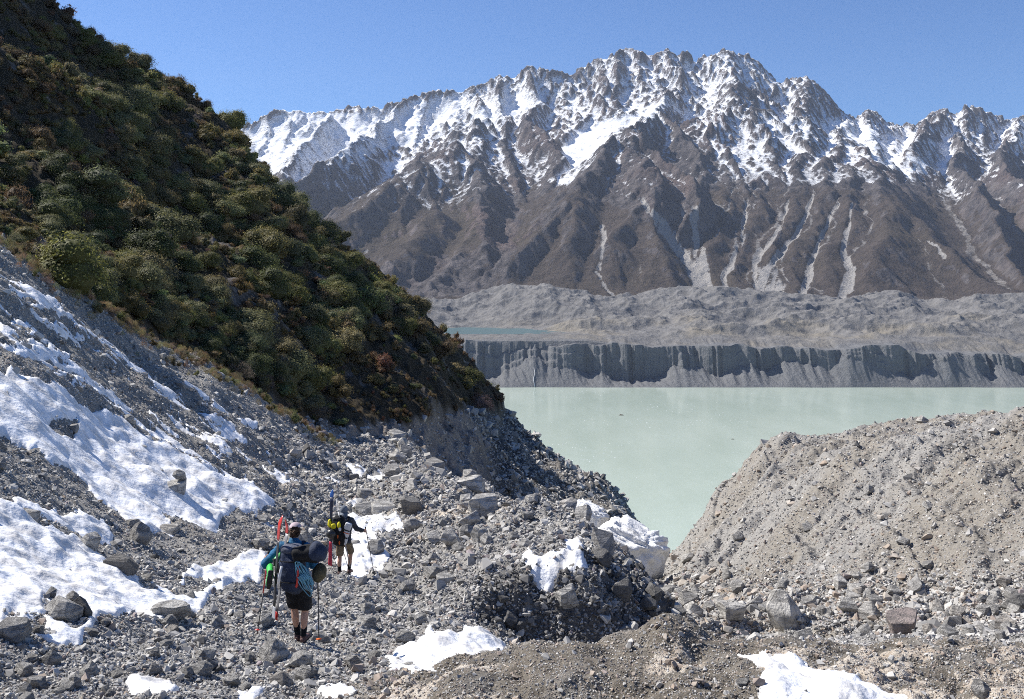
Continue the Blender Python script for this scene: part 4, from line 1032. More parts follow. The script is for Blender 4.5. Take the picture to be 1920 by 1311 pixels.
# ------------------------------------------------------------------ scrub on the hill
def leaf_cloud(r, blobs, n, ls, upright=0.0, low=-0.25):
    """leaves spread over the outside of a few rounded masses: vertices, faces, per-leaf tone"""
    bl = np.array(blobs)                                     # cx cy cz rx ry rz
    area = bl[:, 3] * bl[:, 4]; pick = r.choice(len(bl), n * 3, p=area / area.sum())
    d = r.normal(size=(n * 3, 3)); d /= np.linalg.norm(d, axis=1)[:, None]
    d = d[(d[:, 2] > low)]; pick = pick[:len(d)]
    b = bl[pick]; depth = 1 - 0.28 * r.uniform(0, 1, len(d)) ** 2 + 0.17 * r.normal(size=len(d))
    P = b[:, :3] + d * b[:, 3:] * depth[:, None]
    ins = np.zeros(len(P), bool)
    for k, bb in enumerate(bl):
        e = (((P - bb[:3]) / bb[3:]) ** 2).sum(1)
        ins |= (e < 0.62) & (pick != k)
    P, d = P[~ins][:n], d[~ins][:n]
    P = P[P[:, 2] > -0.02]; d = d[:len(P)]; m = len(P)
    nrm = d + (0.38 + 0.3 * upright) * r.normal(size=(m, 3)); nrm[:, 2] += 0.3
    nrm /= np.linalg.norm(nrm, axis=1)[:, None]
    a = np.cross(nrm, r.normal(size=(m, 3))); a[:, 2] += upright * 2
    a /= np.linalg.norm(a, axis=1)[:, None]
    c = np.cross(nrm, a)
    L = ls * r.uniform(0.6, 1.4, (m, 1)); Wd = L * r.uniform(0.35, 0.6, (m, 1)) * (1 - 0.5 * upright)
    V = np.stack([P - a * L, P + c * Wd, P + a * L, P - c * Wd], 1).reshape(-1, 3)
    return V, np.arange(m * 4).reshape(-1, 4), np.repeat(r.uniform(0, 1, m), 4)
def core(blobs, k=0.8):
    bm = bmesh.new(); bmesh.ops.create_icosphere(bm, subdivisions=2, radius=1.0)
    v0 = np.array([v.co[:] for v in bm.verts]); f0 = np.array([[v.index for v in f.verts] + [f.verts[2].index] for f in bm.faces]); bm.free()
    return v0, f0
def bush_shape(r, kind):
    if kind == 'dome':                                        # big rounded leafy shrub made of a few heads
        blobs = [(0, 0, 0.30, 0.46, 0.46, 0.36)]
        for k in range(int(r.integers(3, 7))):
            a = r.uniform(0, 6.28); q = r.uniform(0.15, 0.36)
            s = r.uniform(0.20, 0.34); blobs.append((q * math.cos(a), q * math.sin(a), r.uniform(0.28, 0.62), s, s, s * 0.8))
        return blobs, 0.034, 0.0
    if kind == 'scrub':
        blobs = []
        for k in range(int(r.integers(5, 9))):
            a = r.uniform(0, 6.28); q = r.uniform(0.0, 0.42); s = r.uniform(0.13, 0.28)
            blobs.append((q * math.cos(a), q * math.sin(a), r.uniform(0.15, 0.6) * (1 - q), s, s, s * 1.15))
        return blobs, 0.036, 0.55
    blobs = []
    for k in range(int(r.integers(4, 8))):
        a = r.uniform(0, 6.28); q = r.uniform(0.0, 0.4); s = r.uniform(0.12, 0.24)
        blobs.append((q * math.cos(a), q * math.sin(a), r.uniform(0.12, 0.5), s, s, s * 1.3))
    return blobs, 0.03, 0.85
def make_bush(seed, kind, n, big=1.0):
    r = np.random.default_rng(seed)
    blobs, ls, up = bush_shape(r, kind)
    V, Fc, T = leaf_cloud(r, blobs, n, ls * big, up)
    if kind != 'twiggy':
        bm = bmesh.new(); bmesh.ops.create_icosphere(bm, subdivisions=1 if n < 900 else 2, radius=1.0); bm.verts.index_update()
        v0 = np.array([v.co[:] for v in bm.verts]); f0 = np.array([[v.index for v in f.verts] for f in bm.faces]); bm.free()
        f0 = np.concatenate([f0, f0[:, 2:3]], 1)
        for b in blobs:
            vb = np.array(b[:3]) + v0 * np.array(b[3:]) * 0.78 * r.uniform(0.85, 1.1, (len(v0), 1))
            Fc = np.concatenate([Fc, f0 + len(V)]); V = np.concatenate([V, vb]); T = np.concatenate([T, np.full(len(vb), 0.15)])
    return V, Fc, T
def tri_fix(Fc):
    """split quads into triangles, dropping the degenerate halves"""
    t = np.concatenate([Fc[:, [0, 1, 2]], Fc[:, [0, 2, 3]]])
    return t[(t[:, 1] != t[:, 2]) & (t[:, 0] != t[:, 2])]
LEAF = {  # dark, light leaf colours
 'grey-green': ((0.075, 0.085, 0.045), (0.36, 0.34, 0.14)),
 'olive': ((0.07, 0.068, 0.028), (0.34, 0.28, 0.09)),
 'brown-green': ((0.065, 0.050, 0.024), (0.28, 0.20, 0.085)),
 'dark green': ((0.04, 0.05, 0.024), (0.19, 0.195, 0.075)),
 'russet': ((0.075, 0.048, 0.026), (0.22, 0.14, 0.078)),
 'golden': ((0.15, 0.12, 0.062), (0.35, 0.28, 0.15)),
 'bare grey': ((0.08, 0.065, 0.055), (0.22, 0.185, 0.16)),
}
def leaf_material():
    m = NT('foliage', 0.7, 0.25)
    col = m.attr('leafcol', 'Color')
    n = m.noise(0.6, 3, 0.6)
    col = m.mix(m.ramp(n, [(0.3, 0.35), (0.7, 0.0)]), col, (0.05, 0.04, 0.02))
    br = m.math('ADD', m.math('MULTIPLY', m.objrand(), 0.55), 0.8)
    vm = m.n('ShaderNodeVectorMath', operation='SCALE'); m.link(col, vm.inputs[0]); m.link(br, vm.inputs['Scale'])
    tr = m.n('ShaderNodeBsdfTranslucent'); m.link(vm.outputs[0], tr.inputs['Color'])
    mx = m.n('ShaderNodeMixShader'); mx.inputs[0].default_value = 0.35
    m.done(vm.outputs[0]); m.link(m.b.outputs[0], mx.inputs[1]); m.link(tr.outputs[0], mx.inputs[2])
    m.link(mx.outputs[0], m.t.nodes['Material Output'].inputs['Surface'])
    return m.m
M_LEAF = leaf_material()
def colour(T, hue, r, jit=0.12):
    a, b = [np.array(c) for c in LEAF[hue]]
    c = a + (b - a) * np.clip(T, 0, 1)[:, None] 
    c = c * (1 + r.uniform(-jit, jit, 3))
    return np.concatenate([np.clip(c, 0, 1), np.ones((len(c), 1))], 1)
KINDS = [('dome', 'grey-green'), ('dome', 'dark green'), ('scrub', 'olive'), ('scrub', 'brown-green'), ('scrub', 'russet'), ('twiggy', 'golden'), ('twiggy', 'bare grey'), ('dome', 'olive')]
WORD = {('dome', 'grey-green'): 'rounded grey-green leafy shrub', ('dome', 'dark green'): 'rounded dark green shrub', ('scrub', 'olive'): 'shaggy olive shrub',
        ('scrub', 'brown-green'): 'shaggy brown-green shrub', ('scrub', 'russet'): 'shaggy russet shrub', ('twiggy', 'golden'): 'golden tussock of dry grass',
        ('twiggy', 'bare grey'): 'bare grey twiggy shrub', ('dome', 'olive'): 'rounded olive shrub'}
fine_mesh = {}
for kk, (kd, hue) in enumerate(KINDS):
    for v in range(4):
        r = np.random.default_rng(1000 + kk * 10 + v)
        V, Fc, T = make_bush(1000 + kk * 10 + v, kd, 3400 if kd == 'dome' else 2600, 0.62)
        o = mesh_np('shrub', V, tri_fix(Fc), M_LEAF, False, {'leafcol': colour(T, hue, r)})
        fine_mesh[kk, v] = o.data; bpy.data.objects.remove(o)
lod = {(kk, v): make_bush(3000 + kk * 10 + v, KINDS[kk][0], 470, 1.25) for kk in range(len(KINDS)) for v in range(6)}
# where they grow
hw, hvis = visible_weight(HPn, 0.04)
spur = sstep(620, 670, HU) * (1 - sstep(860, 890, HU)) * sstep(610, 680, HPn + 0.15 * (HU - 650))
hw = hw * (1 - 0.3 * spur) * (veg > 0.5) * (0.35 + 1.0 * sstep(-0.3, 0.1, fbm(HX / 11, HY / 15, 3, 2031))) * (HU > -260) * (HU < 1010)
cumv = np.cumsum(hw.ravel()); NB = 5400
idx = np.searchsorted(cumv, rng.uniform(0, cumv[-1], NB)); jb, ib = np.divmod(idx, hnu)
bu = hu[ib] + rng.uniform(-1, 1, NB); by = hy[jb] * np.exp(rng.uniform(-1, 1, NB) * 0.0015)
bx = (bu - 960) / F * by; bz = hill_z(bu, by); bp = HPn[jb, ib]
nz = fbm(bx / 14, by / 20, 3, 2001); nz2 = fbm(bx / 9 + 4, by / 12, 3, 2011)
domey = sstep(-0.15, 0.3, nz + 0.25 * (bu > 230) - 0.35 * sstep(330, 120, bp) - 0.2 * sstep(760, 900, bu))
rr = rng.uniform(0, 1, NB)
kind = np.where(rr < 0.62 * domey, np.where(nz2 > 0.1, 0, np.where(nz2 > -0.2, 7, 1)), np.where(nz2 > 0.15, 2, np.where(nz2 > -0.6, 3, 4)))
kind = np.where((rng.uniform(0, 1, NB) < 0.07) & (bp > 200), 6, kind)
edge = (veg_line(bu) - bp)
kind = np.where((edge < 26) & (bu < 640) & (rng.uniform(0, 1, NB) < 0.75), 5, kind)
kind = np.where((bu > 860) & (bp > 735) & (bu < 935), 4, kind)
bpx = np.exp(rng.normal(np.log(18), 0.48, NB)) * np.where(np.isin(kind, (0, 1, 7)), 1.5, 1.0)
bpx = np.where(kind == 5, rng.uniform(14, 24, NB), bpx)
sp_b = spur[jb, ib] > 0.5
kind = np.where(sp_b & (rng.uniform(0, 1, NB) < 0.8), np.where(rng.uniform(0, 1, NB) < 0.82, 3, 4), kind)
bpx *= np.where((bu > 640) & (bp > 640), 0.75, 1.0) * np.where(sp_b, 0.75, 1.0)
bsz = np.clip(bpx * by / F, 0.5, 5.5)
vis_b = hvis[jb, ib]
EXPL = [(130, 505, 47.5, 150, 7, 'broad rounded olive shrub overhanging the top edge of the scree'), (85, 455, 48.5, 85, 0, 'grey-green shrub behind the broad olive one at the scree edge'),
        (190, 555, 49, 70, 2, 'low olive shrub below the broad one at the scree edge'), (300, 415, 88, 66, 0, 'grey-green shrub at the left of the big clump on the hillside'),
        (330, 430, 86, 92, 0, 'largest grey-green shrub in the clump high on the hillside'), (315, 375, 93, 48, 0, 'pale topmost shrub of the clump on the hillside'),
        (285, 470, 80, 95, 1, 'dark green shrub below the clump on the hillside'), (360, 535, 72, 50, 0, 'lone pale green dome of a shrub above the scree edge'),
        (545, 690, 80, 90, 0, 'large grey-green shrub low on the hill above the gully'), (590, 715, 82, 70, 7, 'olive shrub just right of the large grey-green one low on the hill'),
        (590, 590, 95, 54, 0, 'pale rounded shrub on the spur, upper one of a column of three'), (590, 640, 90, 58, 0, 'pale rounded shrub on the spur, lower one of a column of three'),
        (640, 640, 95, 40, 0, 'small pale shrub right of the column of three on the spur'), (660, 590, 105, 50, 1, 'dark green shrub at the edge of the shaded spur'),
        (30, 400, 60, 90, 3, 'brown-green shrub on the left edge of the frame'), (590, 780, 77, 50, 6, 'bare grey shrub at the toe of the hill beside the gully'),
        (905, 757, 172, 60, 6, 'bare pinkish-grey shrub beside the track on the far spur'), (810, 640, 182, 40, 1, 'dark green shrub on the skyline above the pond')]
made = 0
for (u, p, Y, wpx, kk, lab) in EXPL:
    i = int(np.clip(np.searchsorted(hu, u), 0, hnu - 1)); ok = np.nonzero((HPn[:, i] <= p + 0.25 * wpx) & (hy > 44))[0]
    if u > 140 and len(ok): Y = float(hy[ok[0]])
    x = (u - 960) / F * Y; z = max(float(hill_z(np.array(u), np.array(Y))), float(ground_z(x, min(Y, 99))) if Y < 70 else -1e3)
    s = wpx * Y / F
    o = bpy.data.objects.new('shrub', fine_mesh[kk, made % 4]); C.objects.link(o); made += 1
    o.location = (x, Y, z - 0.1 * s); o.scale = (s, s, s * 0.95); o.rotation_euler = (0, 0, rng.uniform(0, 6.28))
    tag(o, lab, 'shrub')
def hill_zone(u, p):
    if u < 230: return 'on the shaded upper slope at the left' if p < 330 else 'on the left slope above the scree'
    if u < 470: return 'near the skyline of the hill' if p < 330 else ('in the middle of the hillside' if p < 560 else 'just above the scree edge')
    if u < 700: return 'on the sunny right shoulder of the hill' if p < 600 else 'on the lower spur above the gully'
    return 'on the far spur above the lake'
order = np.argsort(-(bpx * vis_b * (bu > -15)))
n_ind = 300 - len(EXPL)
pickb = order[:n_ind]
for k in pickb:
    kk = int(kind[k]); s = bsz[k]
    tus = kk == 5
    o = bpy.data.objects.new('tussock' if tus else 'shrub', fine_mesh[kk, int(rng.integers(0, 4))]); C.objects.link(o)
    o.location = (bx[k], by[k], bz[k] - 0.08 * s); o.scale = (s, s, s * rng.uniform(0.75, 1.0)); o.rotation_euler = (rng.uniform(-0.15, 0.15), rng.uniform(0.0, 0.3), rng.uniform(0, 6.28))
    zn = hill_zone(bu[k], bp[k]); wd = WORD[KINDS[kk]]
    tag(o, f'{wd} {zn}', 'tussock' if tus else 'shrub', f'{wd}s {zn}')
restb = np.ones(NB, bool); restb[pickb] = False
VV, FF, CC = [], [], []; base = 0
for k in np.nonzero(restb)[0]:
    kk = int(kind[k]); V, Fc, T = lod[kk, int(rng.integers(0, 6))]
    s = bsz[k]; a = rng.uniform(0, 6.28); c, d = math.cos(a), math.sin(a)
    Q = np.stack([V[:, 0] * c - V[:, 1] * d, V[:, 0] * d + V[:, 1] * c, V[:, 2] * rng.uniform(0.75, 1.05) - 0.08], 1) * s + np.array([bx[k], by[k], bz[k]])
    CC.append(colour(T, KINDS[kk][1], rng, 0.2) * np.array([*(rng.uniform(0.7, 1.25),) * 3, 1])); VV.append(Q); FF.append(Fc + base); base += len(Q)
# dry grass along the top edge of the scree
NG = 800
gu2 = rng.uniform(-120, 640, NG); cy = np.interp(gu2, [-300, 0, 200, 400, 560, 640], [41, 43.5, 49, 54, 58.5, 63]) + rng.normal(0.8, 1.5, NG)
for k in range(NG):
    kk = 5 if rng.uniform() < 0.72 else int(rng.choice([2, 3, 6]))
    V, Fc, T = lod[kk, int(rng.integers(0, 6))]
    x = (gu2[k] - 960) / F * cy[k]; s = rng.uniform(0.3, 0.7); a = rng.uniform(0, 6.28); c, d = math.cos(a), math.sin(a)
    zg = max(float(ground_z(x, cy[k])), float(hill_z(gu2[k], cy[k])))
    Q = np.stack([V[:, 0] * c - V[:, 1] * d, V[:, 0] * d + V[:, 1] * c, V[:, 2] - 0.05], 1) * s + np.array([x, cy[k], zg])
    CC.append(colour(T, KINDS[kk][1], rng, 0.2)); VV.append(Q); FF.append(Fc + base); base += len(Q)
FF = tri_fix(np.concatenate(FF))
scr_o = mesh_np('scrub', np.concatenate(VV), FF, M_LEAF, False, {'leafcol': np.concatenate(CC)})
tag(scr_o, 'dense low olive and brown scrub and dry grass covering the steep hillside', 'scrub', kind='stuff')
print('TT', 'scrub', round(time.time() - T0, 1), len(FF))
# ------------------------------------------------------------------ the two walkers and what they carry
def plain(name, c, rough=0.8, spec=0.25, var=0.25, scale=30, bump=0.15, bd=0.004):
    m = NT(name, rough, spec)
    n = m.noise(scale, 5, 0.6); n2 = m.noise(scale * 0.2, 4, 0.6)
    col = m.mix(m.ramp(n2, [(0.35, 0.0), (0.7, 1.0)]), tuple(x * (1 - var) for x in c), tuple(min(1, x * (1 + var)) for x in c))
    return m.done(col, m.bump(m.math('ADD', n, m.math('MULTIPLY', n2, 2.0)), bump * 2, bd))
MT = dict(
 skin=plain('skin', (0.46, 0.27, 0.19), 0.55, 0.35, 0.10), jacket=plain('blue_jacket', (0.012, 0.115, 0.235), 0.75, 0.25, 0.3, 26, 0.4, 0.012),
 navy=plain('navy_pack_cloth', (0.022, 0.032, 0.062), 0.75, 0.25, 0.35, 24, 0.4, 0.015), black=plain('black_cloth', (0.012, 0.012, 0.014), 0.8, 0.2, 0.4, 24, 0.4, 0.012),
 sock=plain('black_sock', (0.012, 0.014, 0.017), 0.9, 0.1), shoe=plain('shoe_leather', (0.10, 0.055, 0.05), 0.7, 0.3), sole=plain('shoe_sole', (0.03, 0.03, 0.03), 0.8),
 hair=plain('brown_hair', (0.10, 0.055, 0.028), 0.6, 0.3, 0.6, 60, 0.9, 0.02), cap=plain('pale_cap', (0.50, 0.40, 0.42), 0.8, 0.2, 0.2),
 red=plain('red_paint', (0.50, 0.03, 0.02), 0.35, 0.5, 0.15), skiblack=plain('ski_black', (0.025, 0.025, 0.028), 0.4, 0.5, 0.3), grey=plain('pale_grey', (0.45, 0.46, 0.48), 0.5, 0.4, 0.15),
 metal=plain('dark_metal', (0.10, 0.10, 0.105), 0.4, 0.6, 0.2), green=plain('green_plastic', (0.05, 0.52, 0.08), 0.4, 0.5, 0.2), olive=plain('olive_cloth', (0.075, 0.066, 0.04), 0.85, 0.2, 0.45, 22, 0.5, 0.015),
 rope=plain('blue_rope', (0.16, 0.36, 0.46), 0.8, 0.2, 0.35), khaki=plain('khaki_cloth', (0.19, 0.15, 0.10), 0.85, 0.15, 0.25), slate=plain('slate_jacket', (0.055, 0.06, 0.075), 0.8, 0.2, 0.3),
 hood=plain('grey_hood', (0.16, 0.18, 0.21), 0.85, 0.15, 0.25), yellow=plain('yellow_cloth', (0.62, 0.55, 0.02), 0.7, 0.3, 0.15), helmet=plain('helmet_shell', (0.02, 0.021, 0.023), 0.3, 0.5, 0.1),
 foam=plain('foam_pad', (0.62, 0.62, 0.62), 0.8, 0.2, 0.1), blue=plain('blue_ski', (0.03, 0.12, 0.38), 0.4, 0.5, 0.2), pink=plain('red_ski', (0.48, 0.03, 0.07), 0.4, 0.5, 0.2), orange=plain('orange_strap', (0.60, 0.12, 0.02), 0.7, 0.3, 0.1),
 tan=plain('tan_cloth', (0.36, 0.33, 0.24), 0.85, 0.2, 0.25))

def tube(bm, pts, rad, seg=14, caps=True, up=None):
    """skin a path: rad is one radius, or (side, depth), per point"""
    pts = [Vector(p) for p in pts]; n = len(pts); rings = []
    ref = Vector(up) if up else Vector((0, 1, 0))
    for k, p in enumerate(pts):
        t = (pts[min(k + 1, n - 1)] - pts[max(k - 1, 0)]).normalized()
        a = ref.cross(t)
        if a.length < 1e-3: a = Vector((1, 0, 0)).cross(t)
        a.normalize(); b = t.cross(a)
        r = rad[k] if isinstance(rad, (list, tuple)) else rad
        ra, rb = r if isinstance(r, (list, tuple)) else (r, r)
        rings.append([bm.verts.new(p + a * math.cos(2 * math.pi * s / seg) * ra + b * math.sin(2 * math.pi * s / seg) * rb) for s in range(seg)])
    for A, B in zip(rings[:-1], rings[1:]):
        for s in range(seg): bm.faces.new((A[s], A[(s + 1) % seg], B[(s + 1) % seg], B[s]))
    if caps:
        for Rg, sgn in ((rings[0], -1), (rings[-1], 1)):
            c = bm.verts.new(sum((v.co for v in Rg), Vector()) / seg)
            for s in range(seg):
                bm.faces.new((Rg[(s + 1) % seg], Rg[s], c) if sgn < 0 else (Rg[s], Rg[(s + 1) % seg], c))
    return rings
def ball(bm, c, r, sub=3):
    res = bmesh.ops.create_icosphere(bm, subdivisions=sub, radius=1.0)
    r = r if isinstance(r, (tuple, list)) else (r, r, r)
    for v in res['verts']: v.co = Vector((v.co.x * r[0], v.co.y * r[1], v.co.z * r[2])) + Vector(c)
    return res['verts']
def rbox(bm, c, half, p=0.35, sub=3, rot=None):
    """rounded box"""
    old = len(bm.verts)
    n = 8; g = [-1 + 2 * k / n for k in range(n + 1)]; allv = []
    for ax in range(3):
        for sg in (-1, 1):
            G = []
            for a in g:
                row = []
                for b in g:
                    q = [0, 0, 0]; q[ax] = sg; q[(ax + 1) % 3] = a; q[(ax + 2) % 3] = b
                    row.append(bm.verts.new(q))
                G.append(row); allv += row
            for i in range(n):
                for j in range(n): bm.faces.new((G[i][j], G[i + 1][j], G[i + 1][j + 1], G[i][j + 1]))
    M = rot.to_matrix() if rot else Matrix.Identity(3)
    for v in allv:
        d = v.co.copy(); L = (abs(d.x) ** (1 / p) + abs(d.y) ** (1 / p) + abs(d.z) ** (1 / p)) ** p
        q = d / L
        v.co = M @ Vector((q.x * half[0], q.y * half[1], q.z * half[2])) + Vector(c)
    bmesh.ops.remove_doubles(bm, verts=allv, dist=1e-5)
def wobble(bm, amp, sc, seed):
    for v in bm.verts:
        s = v.co * sc + Vector((seed, seed * 1.7, seed * 0.6))
        k = math.sin(s.x + 1.7 * math.sin(s.y)) * math.sin(s.y * 1.3 + math.sin(s.z * 1.1)) + 0.5 * math.sin(s.z * 2.1 + s.x * 1.4)
        v.co += (v.normal if v.normal.length > 0 else v.co.normalized()) * amp * k
def finish(name, bm, mat, parent=None, smooth=True, voxel=None, wob=None, loc=None):
    bmesh.ops.recalc_face_normals(bm, faces=bm.faces[:])
    for f in bm.faces: f.smooth = smooth
    me = bpy.data.meshes.new(name); bm.to_mesh(me); bm.free()
    o = bpy.data.objects.new(name, me); C.objects.link(o)
    if voxel:
        md = o.modifiers.new('r', 'REMESH'); md.mode = 'VOXEL'; md.voxel_size = voxel; md.use_smooth_shade = True
        ms = o.modifiers.new('s', 'SMOOTH'); ms.factor = 0.5; ms.iterations = 3
        dg = bpy.context.evaluated_depsgraph_get(); ev = o.evaluated_get(dg)
        me2 = bpy.data.meshes.new_from_object(ev); me2.name = name
        o.modifiers.clear(); o.data = me2; me = me2
    if wob:
        b2 = bmesh.new(); b2.from_mesh(me); b2.normal_update(); wobble(b2, *wob)
        for f in b2.faces: f.smooth = True
        b2.to_mesh(me); b2.free()
    me.materials.clear(); me.materials.append(mat)
    if parent: o.parent = parent
    if loc is not None: o.location = loc
    return o
def empty(name, loc, label, cat, group=None):
    o = bpy.data.objects.new(name, None); C.objects.link(o); o.location = loc; o.empty_display_size = 0.2
    return tag(o, label, cat, group)
def lerp(a, b, t): return tuple(a[k] + (b[k] - a[k]) * t for k in range(3))

def hand(bm, wrist, c, grip_dir, side):
    """palm closed round a pole that passes through c along grip_dir"""
    w = Vector(wrist); c = Vector(c); g = Vector(grip_dir).normalized()
    fwd = (c - w); fwd = (fwd - g * fwd.dot(g)).normalized(); lat = g.cross(fwd) * side
    palm = c - fwd * 0.035 + lat * 0.018
    tube(bm, [w, (w + palm) / 2, palm], [(0.026, 0.022), (0.034, 0.026), (0.042, 0.026)], 12)
    ball(bm, palm, 0.036)
    for k, ln in enumerate((0.92, 1.0, 0.95, 0.8)):
        off = g * (0.036 - 0.023 * k)
        p0 = palm + off + fwd * 0.012
        P = [p0, p0 + fwd * 0.030 * ln + lat * 0.006, c + off + fwd * 0.026 * ln - lat * 0.012, c + off - lat * 0.028 + fwd * 0.004, c + off - lat * 0.020 - fwd * 0.018 * ln]
        tube(bm, P, [0.0105, 0.0105, 0.0098, 0.009, 0.0078], 8)
    t0 = palm + g * 0.03 - fwd * 0.02
    tube(bm, [t0, t0 + g * 0.022 - lat * 0.022 + fwd * 0.012, c + g * 0.050 - lat * 0.024 + fwd * 0.016], [0.013, 0.0118, 0.0095], 8)

def person_body(J, parent):
    bm = bmesh.new()
    P, Ch, N, H = J['pelvis'], J['chest'], J['neck'], J['head']
    tube(bm, [lerp(P, (P[0], P[1], P[2] - 0.12), 1), P, lerp(P, Ch, 0.5), Ch, lerp(Ch, N, 0.75), N], [(0.13, 0.10), (0.16, 0.12), (0.14, 0.105), (0.165, 0.12), (0.11, 0.085), (0.055, 0.06)], 20)
    tube(bm, [lerp(Ch, N, 0.9), N, H], [0.06, 0.054, 0.056], 14)
    f = Vector(J['face']).normalized(); s = Vector((f.y, -f.x, 0)).normalized(); h = Vector(H)
    ball(bm, h, (0.074, 0.092, 0.112)); ball(bm, h + f * 0.025 - Vector((0, 0, 0.05)), (0.058, 0.066, 0.062))
    tube(bm, [h + f * 0.088 + Vector((0, 0, 0.015)), h + f * 0.112 - Vector((0, 0, 0.022)), h + f * 0.09 - Vector((0, 0, 0.03))], [0.009, 0.015, 0.010], 8)     # nose
    tube(bm, [h + f * 0.088 - s * 0.022 - Vector((0, 0, 0.058)), h + f * 0.094 - Vector((0, 0, 0.058)), h + f * 0.088 + s * 0.022 - Vector((0, 0, 0.058))], 0.008, 8)  # lips
    for sg in (-1, 1):
        ball(bm, h + f * 0.082 + s * sg * 0.031 + Vector((0, 0, 0.018)), 0.013, 2)
        ball(bm, h + s * sg * 0.078 - f * 0.004 - Vector((0, 0, 0.012)), (0.014, 0.022, 0.033), 2)
    for q in 'LR':
        S, E, W = J['sh' + q], J['el' + q], J['wr' + q]
        tube(bm, [lerp(Ch, N, 0.6), S, lerp(S, E, 0.4), E, lerp(E, W, 0.35), W], [0.06, 0.060, 0.050, 0.042, 0.042, 0.027], 12)
        hand(bm, W, J['hand' + q], J['grip' + q], 1 if q == 'L' else -1)
        Hp, K, A = J['hip' + q], J['kn' + q], J['an' + q]
        bk = Vector((0, -0.022, 0))
        tube(bm, [Vector(Hp) + Vector((0, 0, 0.06)), Hp, lerp(Hp, K, 0.5), K, Vector(lerp(K, A, 0.35)) + bk, Vector(lerp(K, A, 0.7)) + bk * 0.4, A], [0.09, 0.092, 0.078, 0.056, 0.058, 0.042, 0.035], 16)
        T = J['to' + q]
        tube(bm, [Vector(A) + Vector((0, -0.03, -0.05)), Vector(A) + Vector((0, 0.02, -0.045)), lerp(A, T, 0.6), T], [(0.032, 0.034), (0.036, 0.040), (0.042, 0.030), (0.032, 0.020)], 12, up=(0, 0, 1))
    return finish('body', bm, MT['skin'], parent, voxel=0.006)

def person_clothes(J, parent, jacket, shorts, short_w, sleeves=('L', 'R'), hem=None):
    P, Ch, N = J['pelvis'], J['chest'], J['neck']
    bm = bmesh.new()
    lowp = Vector(P) + Vector((0, 0, -0.06))
    tube(bm, [lowp, P, lerp(P, Ch, 0.5), Ch, lerp(Ch, N, 0.55), lerp(Ch, N, 0.85), N], [(0.20, 0.155), (0.195, 0.15), (0.18, 0.145), (0.205, 0.15), (0.19, 0.125), (0.12, 0.10), (0.082, 0.085)], 24)
    for q in sleeves:
        S, E, W = J['sh' + q], J['el' + q], J['wr' + q]
        tube(bm, [lerp(Ch, N, 0.55), lerp(lerp(Ch, N, 0.55), S, 0.7), S, lerp(S, E, 0.35), lerp(S, E, 0.75), E, lerp(E, W, 0.3), lerp(E, W, 0.7), W], [0.085, 0.088, 0.088, 0.077, 0.068, 0.068, 0.062, 0.054, 0.046], 16)
    finish('jacket', bm, jacket, parent, voxel=0.011, wob=(0.0055, 26, 3))
    bm = bmesh.new()
    tube(bm, [Vector(P) + Vector((0, 0, 0.05)), P, Vector(P) + Vector((0, 0, -0.10))], [(0.165, 0.13), (0.185, 0.145), (0.18, 0.15)], 24)
    for q in 'LR':
        Hp, K = J['hip' + q], J['kn' + q]
        tube(bm, [Vector(Hp) + Vector((0, 0, 0.04)), Hp, lerp(Hp, K, 0.4), lerp(Hp, K, 0.75), lerp(Hp, K, 0.93)], [short_w * 0.95, short_w, short_w, short_w * 0.98, short_w * 0.96], 18)
    finish('shorts', bm, shorts, parent, voxel=0.011, wob=(0.006, 22, 5))
    for q in 'LR':
        K, A, T = J['kn' + q], J['an' + q], J['to' + q]
        bm = bmesh.new()
        tube(bm, [lerp(A, K, J.get('sock', 0.42)), lerp(A, K, 0.25), Vector(A) + Vector((0, 0, 0.02)), Vector(A) - Vector((0, 0, 0.02))], [0.054, 0.050, 0.045, 0.046], 14)
        finish('sock', bm, MT['sock'], parent)
        bm = bmesh.new()
        a, t = Vector(A), Vector(T)
        d = (t - a); d.z = 0; d.normalize()
        tube(bm, [a + Vector((0, 0, 0.01)), a - Vector((0, 0, 0.03)), a - Vector((0, 0, 0.06))], [0.048, 0.050, 0.052], 14)
        tube(bm, [a - d * 0.065 - Vector((0, 0, 0.055)), a - d * 0.03 - Vector((0, 0, 0.05)), a + d * 0.05 - Vector((0, 0, 0.048)), t - d * 0.03 + Vector((0, 0, 0.01)), t + d * 0.03], [(0.030, 0.03), (0.042, 0.045), (0.048, 0.042), (0.052, 0.036), (0.03, 0.02)], 14, up=(0, 0, 1))
        sh = finish('shoe', bm, MT['shoe'], parent, voxel=0.007)
        bm = bmesh.new()
        tube(bm, [a - d * 0.075 - Vector((0, 0, 0.088)), a + d * 0.02 - Vector((0, 0, 0.09)), t - Vector((0, 0, 0.024)), t + d * 0.04 - Vector((0, 0, 0.014))], [(0.03, 0.012), (0.046, 0.014), (0.052, 0.014), (0.026, 0.012)], 12, up=(0, 0, 1))
        finish('sole', bm, MT['sole'], sh)

